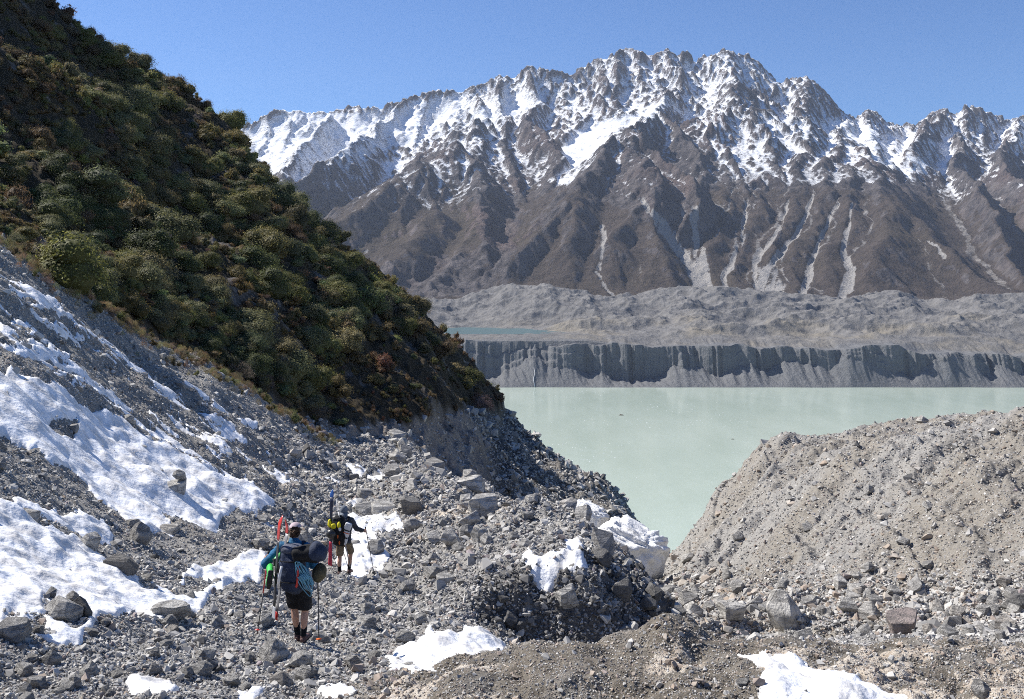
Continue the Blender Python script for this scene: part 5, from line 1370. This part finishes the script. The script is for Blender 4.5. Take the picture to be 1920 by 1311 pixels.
def trek_pole(org, top, tip, label, bask, upper, lower):
    """walking pole, with grip, basket and strap; top and tip are relative to org"""
    t, b = Vector(top), Vector(tip); d = (b - t).normalized()
    o = bpy.data.objects.new('trekking_pole', None); C.objects.link(o); o.location = Vector(org) + b; o.empty_display_size = 0.1
    tag(o, label, 'trekking pole')
    t = t - b; z = Vector((0, 0, 0))
    bm = bmesh.new(); tube(bm, [t + d * 0.10, lerp(t, z, 0.5)], [0.0105, 0.0105], 10); finish('upper_shaft', bm, upper, o)
    bm = bmesh.new(); tube(bm, [lerp(t, z, 0.48), z - d * 0.03, z], [0.0095, 0.008, 0.003], 10); finish('lower_shaft', bm, lower, o)
    bm = bmesh.new(); tube(bm, [t - d * 0.015, t, t + d * 0.05, t + d * 0.12], [0.012, 0.018, 0.014, 0.013], 12); finish('grip', bm, MT['black'], o)
    bm = bmesh.new(); tube(bm, [z - d * 0.085, z - d * 0.075, z - d * 0.068], [0.014, 0.045, 0.046], 16); finish('basket', bm, bask, o)
    return o

def ski(org, tip, tail, label, flat, tipmat, bodymat, tailmat, width=0.085, bind=0.52, tiplen=0.25, taillen=0.2):
    """ski from tip to tail; flat is the direction its base faces"""
    o = bpy.data.objects.new('ski', None); C.objects.link(o); tp, tl = Vector(tip), Vector(tail)
    o.location = Vector(org) + tl; o.empty_display_size = 0.1; tag(o, label, 'ski')
    d = (tp - tl); L = d.length; d.normalize(); n = Vector(flat); n = (n - d * n.dot(d)).normalized()
    tp = tp - tl
    def at_(s): return d * (L * s) - n * (0.05 * max(0, (s - 0.88) / 0.12) ** 2 - 0.006 * math.sin(math.pi * s))
    def wd(s): return width * 0.5 * (0.80 + 0.35 * (2 * s - 1) ** 2) * (1 - max(0, (s - 0.93) / 0.075) ** 2 if s > 0.93 else 1)
    s1, s2 = taillen, 1 - tiplen
    for nm, a, b, mt in (('tail', 0.0, s1, tailmat), ('midsection', s1, s2, bodymat), ('tip', s2, 1.0, tipmat)):
        bm = bmesh.new(); S = [a + (b - a) * k / 10 for k in range(11)]
        tube(bm, [at_(s) for s in S], [(max(wd(s), 0.006), 0.0065) for s in S], 12, up=tuple(n))
        finish(nm, bm, mt, o)
    c = at_(bind) + n * 0.0
    side = d.cross(n)
    for q, off in (('toe_binding', 0.10), ('heel_binding', -0.13)):
        bm = bmesh.new()
        rbox(bm, (0, 0, 0), (0.032, 0.022, 0.05), 0.25)
        M = Matrix((side, n, d)).transposed().to_4x4(); M.translation = c + d * off - n * 0.028
        bmesh.ops.transform(bm, matrix=M, verts=bm.verts[:])
        finish(q, bm, MT['metal'], o)
    return o

def ski_boot(org, p, rot, label, mat):
    """plastic boot, hung toe down"""
    o = bpy.data.objects.new('ski_boot', None); C.objects.link(o); o.location = Vector(org) + Vector(p); o.rotation_euler = rot
    o.empty_display_size = 0.1; tag(o, label, 'ski boot')
    bm = bmesh.new()
    tube(bm, [(0, -0.10, 0.05), (0, -0.06, 0.055), (0, 0.04, 0.06), (0, 0.13, 0.05), (0, 0.175, 0.04)], [(0.036, 0.04), (0.045, 0.05), (0.048, 0.055), (0.048, 0.04), (0.03, 0.022)], 16, up=(0, 0, 1))
    tube(bm, [(0, -0.055, 0.04), (0, -0.05, 0.12), (0, -0.035, 0.20), (0, -0.02, 0.27)], [(0.046, 0.055), (0.05, 0.06), (0.054, 0.066), (0.056, 0.070)], 16)
    s = finish('shell', bm, mat, o, voxel=0.008)
    bm = bmesh.new(); tube(bm, [(0, -0.11, 0.008), (0, -0.03, 0.006), (0, 0.08, 0.006), (0, 0.19, 0.012)], [(0.034, 0.014), (0.036, 0.014), (0.044, 0.014), (0.026, 0.010)], 12, up=(0, 0, 1)); finish('sole', bm, MT['sole'], o)
    bm = bmesh.new(); tube(bm, [(0, -0.022, 0.25), (0, -0.014, 0.30)], [(0.048, 0.06), (0.046, 0.058)], 16); finish('liner', bm, MT['black'], o)
    for k, (y, z) in enumerate(((0.07, 0.105), (0.02, 0.125), (0.032, 0.18), (0.04, 0.235))):
        bm = bmesh.new(); tube(bm, [(-0.045, y - 0.03, z - 0.01), (0, y + 0.012, z), (0.045, y - 0.03, z - 0.01)], [0.006, 0.0075, 0.006], 8); finish('buckle', bm, MT['metal'], o)
    return o

def strap_part(name, pts, w, mat, parent):
    bm = bmesh.new(); tube(bm, pts, [(w, 0.006)] * len(pts), 8, up=(0, 1, 0.2)); return finish(name, bm, mat, parent)

# ---- nearer walker
Y1 = 15.2; X1 = (565 - 960) / F * Y1; Z1 = float(ground_z(X1, Y1)) + 0.01
O1 = Vector((X1, Y1, Z1))
def gz_rel(O, x, y): return float(ground_z(O.x + x, O.y + y)) - O.z
gL = gz_rel(O1, -0.08, 0.20) + 0.02; gR = gz_rel(O1, 0.03, 0.05) + 0.02
J1 = dict(pelvis=(-0.06, 0.02, 0.90), chest=(-0.10, 0.08, 1.24), neck=(-0.14, 0.14, 1.51), head=(-0.135, 0.19, 1.655), face=(0.25, 0.95, -0.25),
          shL=(-0.315, 0.13, 1.42), elL=(-0.585, 0.07, 1.15), wrL=(-0.605, 0.30, 1.17), handL=(-0.605, 0.38, 1.18), gripL=(0.10, 0.12, 1),
          shR=(0.06, 0.13, 1.41), elR=(0.15, 0.14, 1.13), wrR=(0.16, 0.36, 1.06), handR=(0.16, 0.44, 1.06), gripR=(0.0, 0.1, 1),
          hipL=(-0.15, 0.02, 0.86), knL=(-0.13, 0.13, 0.49), anL=(-0.085, 0.13, gL + 0.10), toL=(-0.10, 0.31, gL + 0.045),
          hipR=(0.03, 0.02, 0.86), knR=(0.045, 0.06, 0.46), anR=(0.03, 0.00, gR + 0.10), toR=(0.06, 0.19, gR + 0.045))
W1 = empty('person', O1, 'nearer walker in blue jacket and black shorts carrying a huge navy pack', 'person')
person_body(J1, W1); person_clothes(J1, W1, MT['jacket'], MT['black'], 0.112)
bm = bmesh.new(); h = Vector(J1['head']); ball(bm, h + Vector((0, -0.012, -0.008)), (0.088, 0.098, 0.108))
r1 = random.Random(3)
for k in range(46):
    a = r1.uniform(0.6, 2.54) + math.pi; e = r1.uniform(-0.75, 0.35)
    ball(bm, h + Vector((0.09 * math.cos(a) * math.cos(e), 0.10 * math.sin(a) * math.cos(e) - 0.01, 0.11 * math.sin(e) - 0.01)), r1.uniform(0.014, 0.024), 1)
bmesh.ops.delete(bm, geom=[v for v in bm.verts if v.co.y > h.y + 0.045 and v.co.z < h.z + 0.04], context='VERTS')
finish('hair', bm, MT['hair'], W1)
bm = bmesh.new(); ball(bm, h + Vector((0.004, 0.0, 0.035)), (0.096, 0.108, 0.092)); bmesh.ops.delete(bm, geom=[v for v in bm.verts if v.co.z < h.z + 0.035 - 0.25 * (v.co.y - h.y)], context='VERTS')
cp = finish('cap', bm, MT['cap'], W1)
bm = bmesh.new(); tube(bm, [h + Vector((0.03, 0.085, 0.055)), h + Vector((0.045, 0.15, 0.045)), h + Vector((0.055, 0.18, 0.035))], [(0.075, 0.006), (0.066, 0.006), (0.03, 0.004)], 14, up=(0, 0, 1)); finish('brim', bm, MT['cap'], cp)
bm = bmesh.new(); tube(bm, [lerp(J1['chest'], J1['neck'], 0.85), J1['neck'], lerp(J1['neck'], J1['head'], 0.22)], [(0.10, 0.095), (0.078, 0.082), (0.072, 0.078)], 18); finish('collar', bm, MT['jacket'], W1)

bp1 = empty('backpack', O1 + Vector((-0.08, -0.10, 0.88)), 'overloaded navy backpack with red and pale straps on the nearer walker', 'backpack'); b0 = -(Vector((-0.08, -0.10, 0.88)))
def B(x, y, z): return Vector((x, y, z)) + b0
bm = bmesh.new()
tube(bm, [B(-0.07, -0.17, 0.84), B(-0.07, -0.21, 0.90), B(-0.07, -0.235, 1.10), B(-0.09, -0.225, 1.30), B(-0.105, -0.19, 1.44), B(-0.11, -0.17, 1.485)], [(0.12, 0.08), (0.185, 0.14), (0.205, 0.165), (0.195, 0.155), (0.165, 0.13), (0.09, 0.07)], 22)
finish('pack_body', bm, MT['navy'], bp1, voxel=0.012, wob=(0.008, 20, 8))
bm = bmesh.new(); rbox(bm, B(-0.10, -0.19, 1.47), (0.175, 0.15, 0.075), 0.45); finish('lid', bm, plain('slate_cloth', (0.085, 0.095, 0.13), 0.7, 0.3, 0.3, 24, 0.4, 0.012), bp1, wob=(0.006, 24, 2))
bm = bmesh.new(); rbox(bm, B(0.06, -0.34, 1.40), (0.085, 0.05, 0.075), 0.45); finish('pocket', bm, MT['tan'], bp1, wob=(0.006, 26, 4))
for sx in (-0.245, 0.02): strap_part('shoulder_strap', [B(sx, -0.08, 1.42), B(sx, 0.06, 1.525), B(sx, 0.20, 1.44), B(sx + 0.01, 0.245, 1.25), B(sx, 0.18, 1.02), B(sx, 0.0, 0.93)], 0.03, MT['tan'] if sx < -0.1 else MT['navy'], bp1)
strap_part('hip_belt', [B(-0.235, -0.10, 0.93), B(-0.28, 0.02, 0.92), B(-0.20, 0.16, 0.92), B(-0.06, 0.205, 0.92), B(0.09, 0.16, 0.92), B(0.16, 0.02, 0.92), B(0.11, -0.10, 0.93)], 0.03, MT['black'], bp1)
strap_part('compression_strap', [B(-0.21, -0.385, 1.26), B(-0.245, -0.39, 1.10), B(-0.275, -0.33, 0.92)], 0.020, MT['foam'], bp1)
strap_part('red_strap', [B(0.045, -0.41, 1.27), B(0.035, -0.415, 1.12), B(0.015, -0.385, 0.98), B(-0.02, -0.33, 0.90)], 0.018, MT['red'], bp1)
for zz, hw_ in ((1.33, 0.20), (1.02, 0.205)):
    strap_part('side_strap', [B(-0.27, -0.16, zz), B(-0.24, -0.34, zz - 0.01), B(-0.10, -0.405, zz), B(0.03, -0.38, zz - 0.01), B(0.12, -0.25, zz)], 0.010, MT['black'], bp1)
bm = bmesh.new(); tube(bm, [Vector((-0.21, 0, -0.01)), Vector((-0.17, 0, 0)), Vector((0.0, 0, 0.01)), Vector((0.15, 0.0, 0.0)), Vector((0.21, 0.0, -0.015)), Vector((0.245, 0, -0.02))], [0.06, 0.115, 0.135, 0.155, 0.13, 0.05], 22, up=(0, 0, 1))
sk1 = finish('stuff_sack', bm, MT['black'], None, voxel=0.011, wob=(0.010, 18, 6), loc=O1 + Vector((0.135, -0.30, 1.425))); sk1.rotation_euler = (0, -0.14, 0.1)
tag(sk1, 'bulging black sack lashed sideways on top of the nearer walker\'s pack', 'stuff sack')
bm = bmesh.new(); ball(bm, (0, 0, 0), (0.155, 0.15, 0.15), 4); sk2 = finish('stuff_sack', bm, MT['navy'], None, wob=(0.008, 18, 2), loc=O1 + Vector((0.30, -0.31, 1.455))); sk2.rotation_euler = (0, 0.5, 0)
tag(sk2, 'round navy sack end sticking out to the right of the nearer walker\'s pack', 'stuff sack')
bm = bmesh.new(); rbox(bm, (0, 0, 0), (0.105, 0.10, 0.145), 0.48); sk3 = finish('stuff_sack', bm, MT['olive'], None, wob=(0.012, 20, 9), loc=O1 + Vector((0.325, -0.24, 1.12))); sk3.rotation_euler = (0.1, 0.45, 0)
tag(sk3, 'olive sack hanging at the right below the navy one on the nearer pack', 'stuff sack')
bm = bmesh.new(); rr_ = random.Random(5)
for k in range(9):
    P = []; top = Vector((0.01 + rr_.uniform(-0.02, 0.06), -0.40 + rr_.uniform(-0.03, 0.03), 1.31 + rr_.uniform(-0.03, 0.03))); bot = Vector((0.20 + rr_.uniform(-0.05, 0.06), -0.38 + rr_.uniform(-0.04, 0.04), 0.90 + rr_.uniform(-0.08, 0.10)))
    ax = bot - top; sd = Vector((ax.z, 0, -ax.x)).normalized() * rr_.uniform(0.03, 0.065)
    for q in range(25):
        a = 2 * math.pi * q / 24; P.append(top + ax * (0.5 - 0.5 * math.cos(a)) + sd * math.sin(a) * (1 + 0.2 * math.sin(3 * a + k)) + Vector((0, 0.015 * math.sin(2 * a + k), 0)))
    tube(bm, P, 0.0068, 7, caps=False)
for q in range(5):
    c = Vector((0.10, -0.395, 1.10)) + Vector((0.022, 0, -0.05)) * (q - 2) * 0.3
    tube(bm, [c + Vector((0.06 * math.cos(a) + 0.004 * q, 0.045 * math.sin(a), 0.03 * math.cos(a))) for a in [2 * math.pi * t / 16 for t in range(17)]], 0.0068, 7, caps=False)
rope = finish('rope', bm, MT['rope'], None, loc=O1); tag(rope, 'coiled light blue climbing rope hanging on the back of the nearer pack', 'rope')
bm = bmesh.new(); rbox(bm, (0, 0, 0), (0.085, 0.06, 0.11), 0.5); sk4 = finish('stuff_sack', bm, plain('grey_sack', (0.12, 0.14, 0.17), 0.8, 0.2, 0.4, 22, 0.5, 0.015), None, wob=(0.010, 24, 7), loc=O1 + Vector((0.165, -0.30, 0.985)))
tag(sk4, 'small slate grey sack wrapped in the rope at the bottom of the nearer pack', 'stuff sack')
ski(O1, (-0.27, -0.24, 1.98), (-0.375, -0.20, 0.42), 'red-tipped ski standing upright on the left side of the nearer pack, outer one', (-0.75, -0.65, 0), MT['red'], MT['skiblack'], MT['grey'], 0.088, 0.45, 0.24, 0.12)
ski(O1, (-0.165, -0.15, 1.90), (-0.345, -0.19, 0.40), 'red-tipped ski leaning inward behind the outer ski on the nearer pack', (0.75, 0.65, 0), MT['red'], plain('ski_grey', (0.22, 0.22, 0.235), 0.4, 0.5, 0.2), MT['red'], 0.085, 0.45, 0.14, 0.08)
ski_boot(O1, (-0.415, -0.27, 1.06), (math.radians(-78), math.radians(6), math.radians(15)), 'bright green ski boot dangling on the left of the nearer pack', MT['green'])
ski_boot(O1, (-0.355, -0.12, 1.20), (math.radians(-70), math.radians(-8), math.radians(-20)), 'second green ski boot, hung higher and behind the bright one', plain('pale_green_plastic', (0.12, 0.46, 0.14), 0.45, 0.45, 0.25))
trek_pole(O1, (-0.594, 0.395, 1.26), (-0.735, 0.24, gz_rel(O1, -0.735, 0.24)), 'trekking pole with red basket in the nearer walker\'s left hand', MT['red'], MT['red'], MT['skiblack'])
trek_pole(O1, (0.16, 0.45, 1.15), (0.205, 0.33, gz_rel(O1, 0.205, 0.33)), 'trekking pole on the right side of the nearer walker', MT['orange'], MT['skiblack'], MT['skiblack'])

# ---- farther walker
Y2 = 26.0; X2 = (636 - 960) / F * Y2; Z2 = float(ground_z(X2, Y2)) + 0.01
O2 = Vector((X2, Y2, Z2))
gL2 = gz_rel(O2, 0.0, 0.05) + 0.02; gR2 = gz_rel(O2, 0.18, 0.5) + 0.06
J2 = dict(pelvis=(0.11, 0.06, 0.89), chest=(0.12, 0.14, 1.22), neck=(0.09, 0.22, 1.48), head=(0.075, 0.29, 1.615), face=(-0.05, 0.93, -0.3),
          shL=(-0.09, 0.20, 1.38), elL=(-0.20, 0.26, 1.12), wrL=(-0.17, 0.46, 1.04), handL=(-0.165, 0.53, 1.04), gripL=(0.0, 0.15, 1),
          shR=(0.29, 0.20, 1.39), elR=(0.41, 0.24, 1.15), wrR=(0.575, 0.36, 1.07), handR=(0.635, 0.41, 1.05), gripR=(-0.22, 0.1, 1),
          hipL=(0.02, 0.06, 0.85), knL=(0.0, 0.08, 0.47), anL=(0.01, -0.02, gL2 + 0.10), toL=(-0.01, 0.17, gL2 + 0.045),
          hipR=(0.20, 0.06, 0.85), knR=(0.25, 0.34, 0.50), anR=(0.185, 0.46, gR2 + 0.13), toR=(0.22, 0.64, gR2 + 0.05), sock=0.5)
W2 = empty('person', O2, 'farther walker in grey hood and khaki shorts with a yellow and black pack', 'person')
person_body(J2, W2); person_clothes(J2, W2, MT['slate'], MT['khaki'], 0.105)
h = Vector(J2['head']); bm = bmesh.new(); ball(bm, h + Vector((0, -0.015, 0.012)), (0.106, 0.118, 0.135)); tube(bm, [Vector(J2['neck']) - Vector((0, 0.01, 0.05)), J2['neck'], h - Vector((0, 0.02, 0.03))], [(0.125, 0.11), (0.10, 0.10), (0.098, 0.105)], 18)
bmesh.ops.delete(bm, geom=[v for v in bm.verts if v.co.y > h.y + 0.07 and v.co.z < h.z + 0.09], context='VERTS')
finish('hood', bm, MT['hood'], W2)
bp2 = empty('backpack', O2 + Vector((0.06, -0.10, 0.86)), 'tall black backpack with yellow pockets on the farther walker', 'backpack'); b0 = -Vector((0.06, -0.10, 0.86))
bm = bmesh.new(); tube(bm, [B(0.05, -0.10, 0.83), B(0.05, -0.15, 0.88), B(0.05, -0.17, 1.10), B(0.03, -0.14, 1.32), B(0.0, -0.09, 1.50), B(-0.01, -0.06, 1.57)], [(0.12, 0.08), (0.185, 0.13), (0.20, 0.155), (0.19, 0.15), (0.155, 0.12), (0.08, 0.06)], 22)
finish('pack_body', bm, MT['black'], bp2, voxel=0.012, wob=(0.008, 20, 3))
for c, hf in (((-0.215, -0.16, 1.39), (0.05, 0.08, 0.115)), ((-0.105, -0.27, 1.34), (0.072, 0.05, 0.075)), ((0.045, -0.27, 1.37), (0.048, 0.05, 0.09))):
    bm = bmesh.new(); rbox(bm, B(*c), hf, 0.5); finish('yellow_pocket', bm, MT['yellow'], bp2, wob=(0.006, 26, 2))
bm = bmesh.new(); rbox(bm, B(0.07, -0.30, 1.27), (0.035, 0.03, 0.05), 0.45); finish('white_pocket', bm, MT['foam'], bp2)
for q, (c, w) in enumerate((((0.02, -0.325, 1.09), 0.014), ((0.06, -0.32, 0.93), 0.02))):
    bm = bmesh.new(); rbox(bm, B(*c), (w, 0.014, 0.05), 0.4); finish('orange_patch', bm, MT['orange'], bp2)
for sx in (-0.04, 0.22): strap_part('shoulder_strap', [B(sx, 0.02, 1.42), B(sx, 0.16, 1.50), B(sx, 0.29, 1.38), B(sx, 0.27, 1.15), B(sx, 0.12, 0.95)], 0.03, MT['black'], bp2)
strap_part('hip_belt', [B(-0.10, -0.06, 0.91), B(-0.11, 0.08, 0.90), B(0.0, 0.225, 0.90), B(0.20, 0.225, 0.90), B(0.31, 0.10, 0.90), B(0.27, -0.06, 0.91)], 0.03, MT['black'], bp2)
bm = bmesh.new(); ball(bm, (0, 0, 0), (0.13, 0.115, 0.125), 4); bmesh.ops.delete(bm, geom=[v for v in bm.verts if v.co.y > 0.05], context='VERTS')
hl = finish('helmet', bm, MT['helmet'], None, loc=O2 + Vector((-0.15, -0.30, 1.15))); tag(hl, 'round black helmet strapped to the back of the farther walker\'s pack', 'helmet')
bm = bmesh.new(); tube(bm, [(-0.11, 0.03, 0.02), (-0.06, 0.035, -0.10), (0.0, 0.04, -0.15), (0.07, 0.035, -0.09)], [(0.008, 0.003)] * 4, 6); finish('chin_strap', bm, MT['skiblack'], hl)
pad = empty('foam_pad', O2 + Vector((0.215, -0.22, 1.14)), 'folded pale foam pad strapped upright on the right of the farther pack', 'foam pad'); pad.rotation_euler = (0.08, 0.30, -0.1)
for k in range(3):
    bm = bmesh.new(); rbox(bm, (0, 0, -0.20 + 0.20 * k), (0.088, 0.055, 0.096), 0.22); finish('panel', bm, MT['foam'], pad)
for zz, mt in ((-0.10, MT['black']), (0.10, MT['black']), (0.035, MT['orange'])): strap_part('strap', [(-0.10, 0.0, zz), (-0.092, -0.058, zz), (0.0, -0.064, zz), (0.092, -0.058, zz), (0.10, 0.0, zz)], 0.012, mt, pad)
ski(O2, (-0.165, -0.16, 2.26), (-0.215, -0.12, 0.28), 'upright ski with blue tip and red tail on the left of the farther pack', (-0.35, -0.93, 0), MT['blue'], plain('dark_blue_ski', (0.02, 0.028, 0.06), 0.4, 0.5, 0.2), MT['pink'], 0.105, 0.42, 0.10, 0.32)
ski(O2, (-0.09, -0.06, 2.02), (0.34, -0.30, 0.30), 'pale grey ski slanting across the farther pack to the lower right', (-0.85, -0.5, 0), MT['grey'], MT['grey'], MT['metal'], 0.085, 0.5, 0.2, 0.12)
trek_pole(O2, (0.627, 0.40, 1.15), (0.865, 0.38, gz_rel(O2, 0.865, 0.38)), 'trekking pole held out in the farther walker\'s right hand', MT['black'], MT['skiblack'], MT['skiblack'])
trek_pole(O2, (-0.166, 0.52, 1.13), (0.20, 0.62, gz_rel(O2, 0.20, 0.62)), 'trekking pole slanting between the farther walker\'s legs', MT['black'], MT['metal'], MT['metal'])
print('TT', 'people', round(time.time() - T0, 1))
# ------------------------------------------------------------------ small things on the water, far waterfall, the air
bm = bmesh.new(); r9 = np.random.default_rng(77)
ev, ef = None, None
FV, FFc = [], []; base = 0
lines = [((1060, 800), (1200, 790)), ((1040, 830), (1140, 855)), ((1180, 760), (1400, 775)), ((1000, 745), (1150, 735)), ((1250, 800), (1380, 790)), ((1100, 870), (1160, 830))]
for k in range(230):
    if k < 170:
        a, b = lines[int(r9.integers(0, len(lines)))]; t = r9.uniform(0, 1); u = a[0] + (b[0] - a[0]) * t + r9.normal(0, 22); p = a[1] + (b[1] - a[1]) * t + r9.normal(0, 5)
    else: u, p = r9.uniform(960, 1500), r9.uniform(732, 900)
    Y = LAKE_Z * -F / (p - YH); x = (u - 960) / F * Y; s = r9.uniform(0.6, 1.5) * Y / F
    pv, pf = SMALL[int(r9.integers(0, len(SMALL)))]
    FV.append(pv * np.array([s * r9.uniform(1, 2.6), s * 1.6, s * 0.5]) + np.array([x, Y, LAKE_Z + 0.05 * s])); FFc.append(pf + base); base += len(pv)
fo = mesh_np('floating_ice', np.concatenate(FV), np.concatenate(FFc), M_SNOW, False)
tag(fo, 'scattered small bits of white ice floating on the pale green lake', 'floating ice', kind='stuff')
def drift(u, p, wpx, lab):
    Y = LAKE_Z * -F / (p - YH); x = (u - 960) / F * Y; s = wpx * Y / F
    bm = bmesh.new(); tube(bm, [(-s / 2, 0, 0), (-s * 0.2, 0.1 * s, 0.10 * s), (s * 0.25, 0, 0.08 * s), (s / 2, 0.05 * s, 0.02 * s)], [0.05 * s, 0.12 * s, 0.10 * s, 0.03 * s], 8)
    o = finish('driftwood', bm, plain('wet_wood', (0.09, 0.055, 0.035), 0.8, 0.2), None, loc=(x, Y, LAKE_Z)); tag(o, lab, 'driftwood')
drift(1165, 779, 9, 'brown scrap of driftwood floating on the lake, left one of two'); drift(1374, 824, 6, 'tiny brown scrap of driftwood floating alone on the lake at the right')
# thin waterfall out of the cliff
P = [(1001, 690), (1003, 700), (1000, 712), (1003, 726)]
bm = bmesh.new()
pts = []
for u, p in P:
    i = int(np.searchsorted(tu, u)); cz = TZ[:, i]; cp = YH - cz / ty * F
    k = np.nonzero(cp <= p)[0]; k = k[0] if len(k) else 0
    pts.append(Vector(((u - 960) / F * ty[k], ty[k] - 0.6, cz[k] + 0.5)))
tube(bm, pts, [0.25, 0.4, 0.45, 0.6], 8)
wf = finish('waterfall', bm, plain('white_water', (0.6, 0.62, 0.63), 0.5, 0.3, 0.1), None); tag(wf, 'thin white waterfall running down the grey cut bank to the lake', 'waterfall')

hz = bpy.data.materials.new('haze'); hz.use_nodes = True; ht = hz.node_tree; ht.nodes.clear()
out = ht.nodes.new('ShaderNodeOutputMaterial'); pv_ = ht.nodes.new('ShaderNodeVolumePrincipled')
pv_.inputs['Color'].default_value = (0.72, 0.82, 1.0, 1); pv_.inputs['Density'].default_value = HAZE; pv_.inputs['Anisotropy'].default_value = 0.2
ht.links.new(pv_.outputs[0], out.inputs['Volume'])
zlo = min(float(GZ.min()), LAKE_Z - 8, float(TZ.min()), float(HZ.min())) - 1.0; zhi = float(max(GZ.max(), HZ.max())) + 15
x0, x1, y0, y1 = -3200, 4600, -60, 6100
bx_ = [(x0, y0, zlo), (x1, y0, zlo), (x1, y1, zlo), (x0, y1, zlo), (x0, y0, zhi), (x1, y0, zhi), (x1, y1, zhi), (x0, y1, zhi)]
hb = mesh_np('haze', bx_, [(0, 3, 2, 1), (4, 5, 6, 7), (0, 1, 5, 4), (1, 2, 6, 5), (2, 3, 7, 6), (3, 0, 4, 7)], hz, False)
tag(hb, 'thin blue mountain air between the lake and the peaks', 'haze', kind='stuff')
print('TT', 'all', round(time.time() - T0, 1), zlo, zhi)
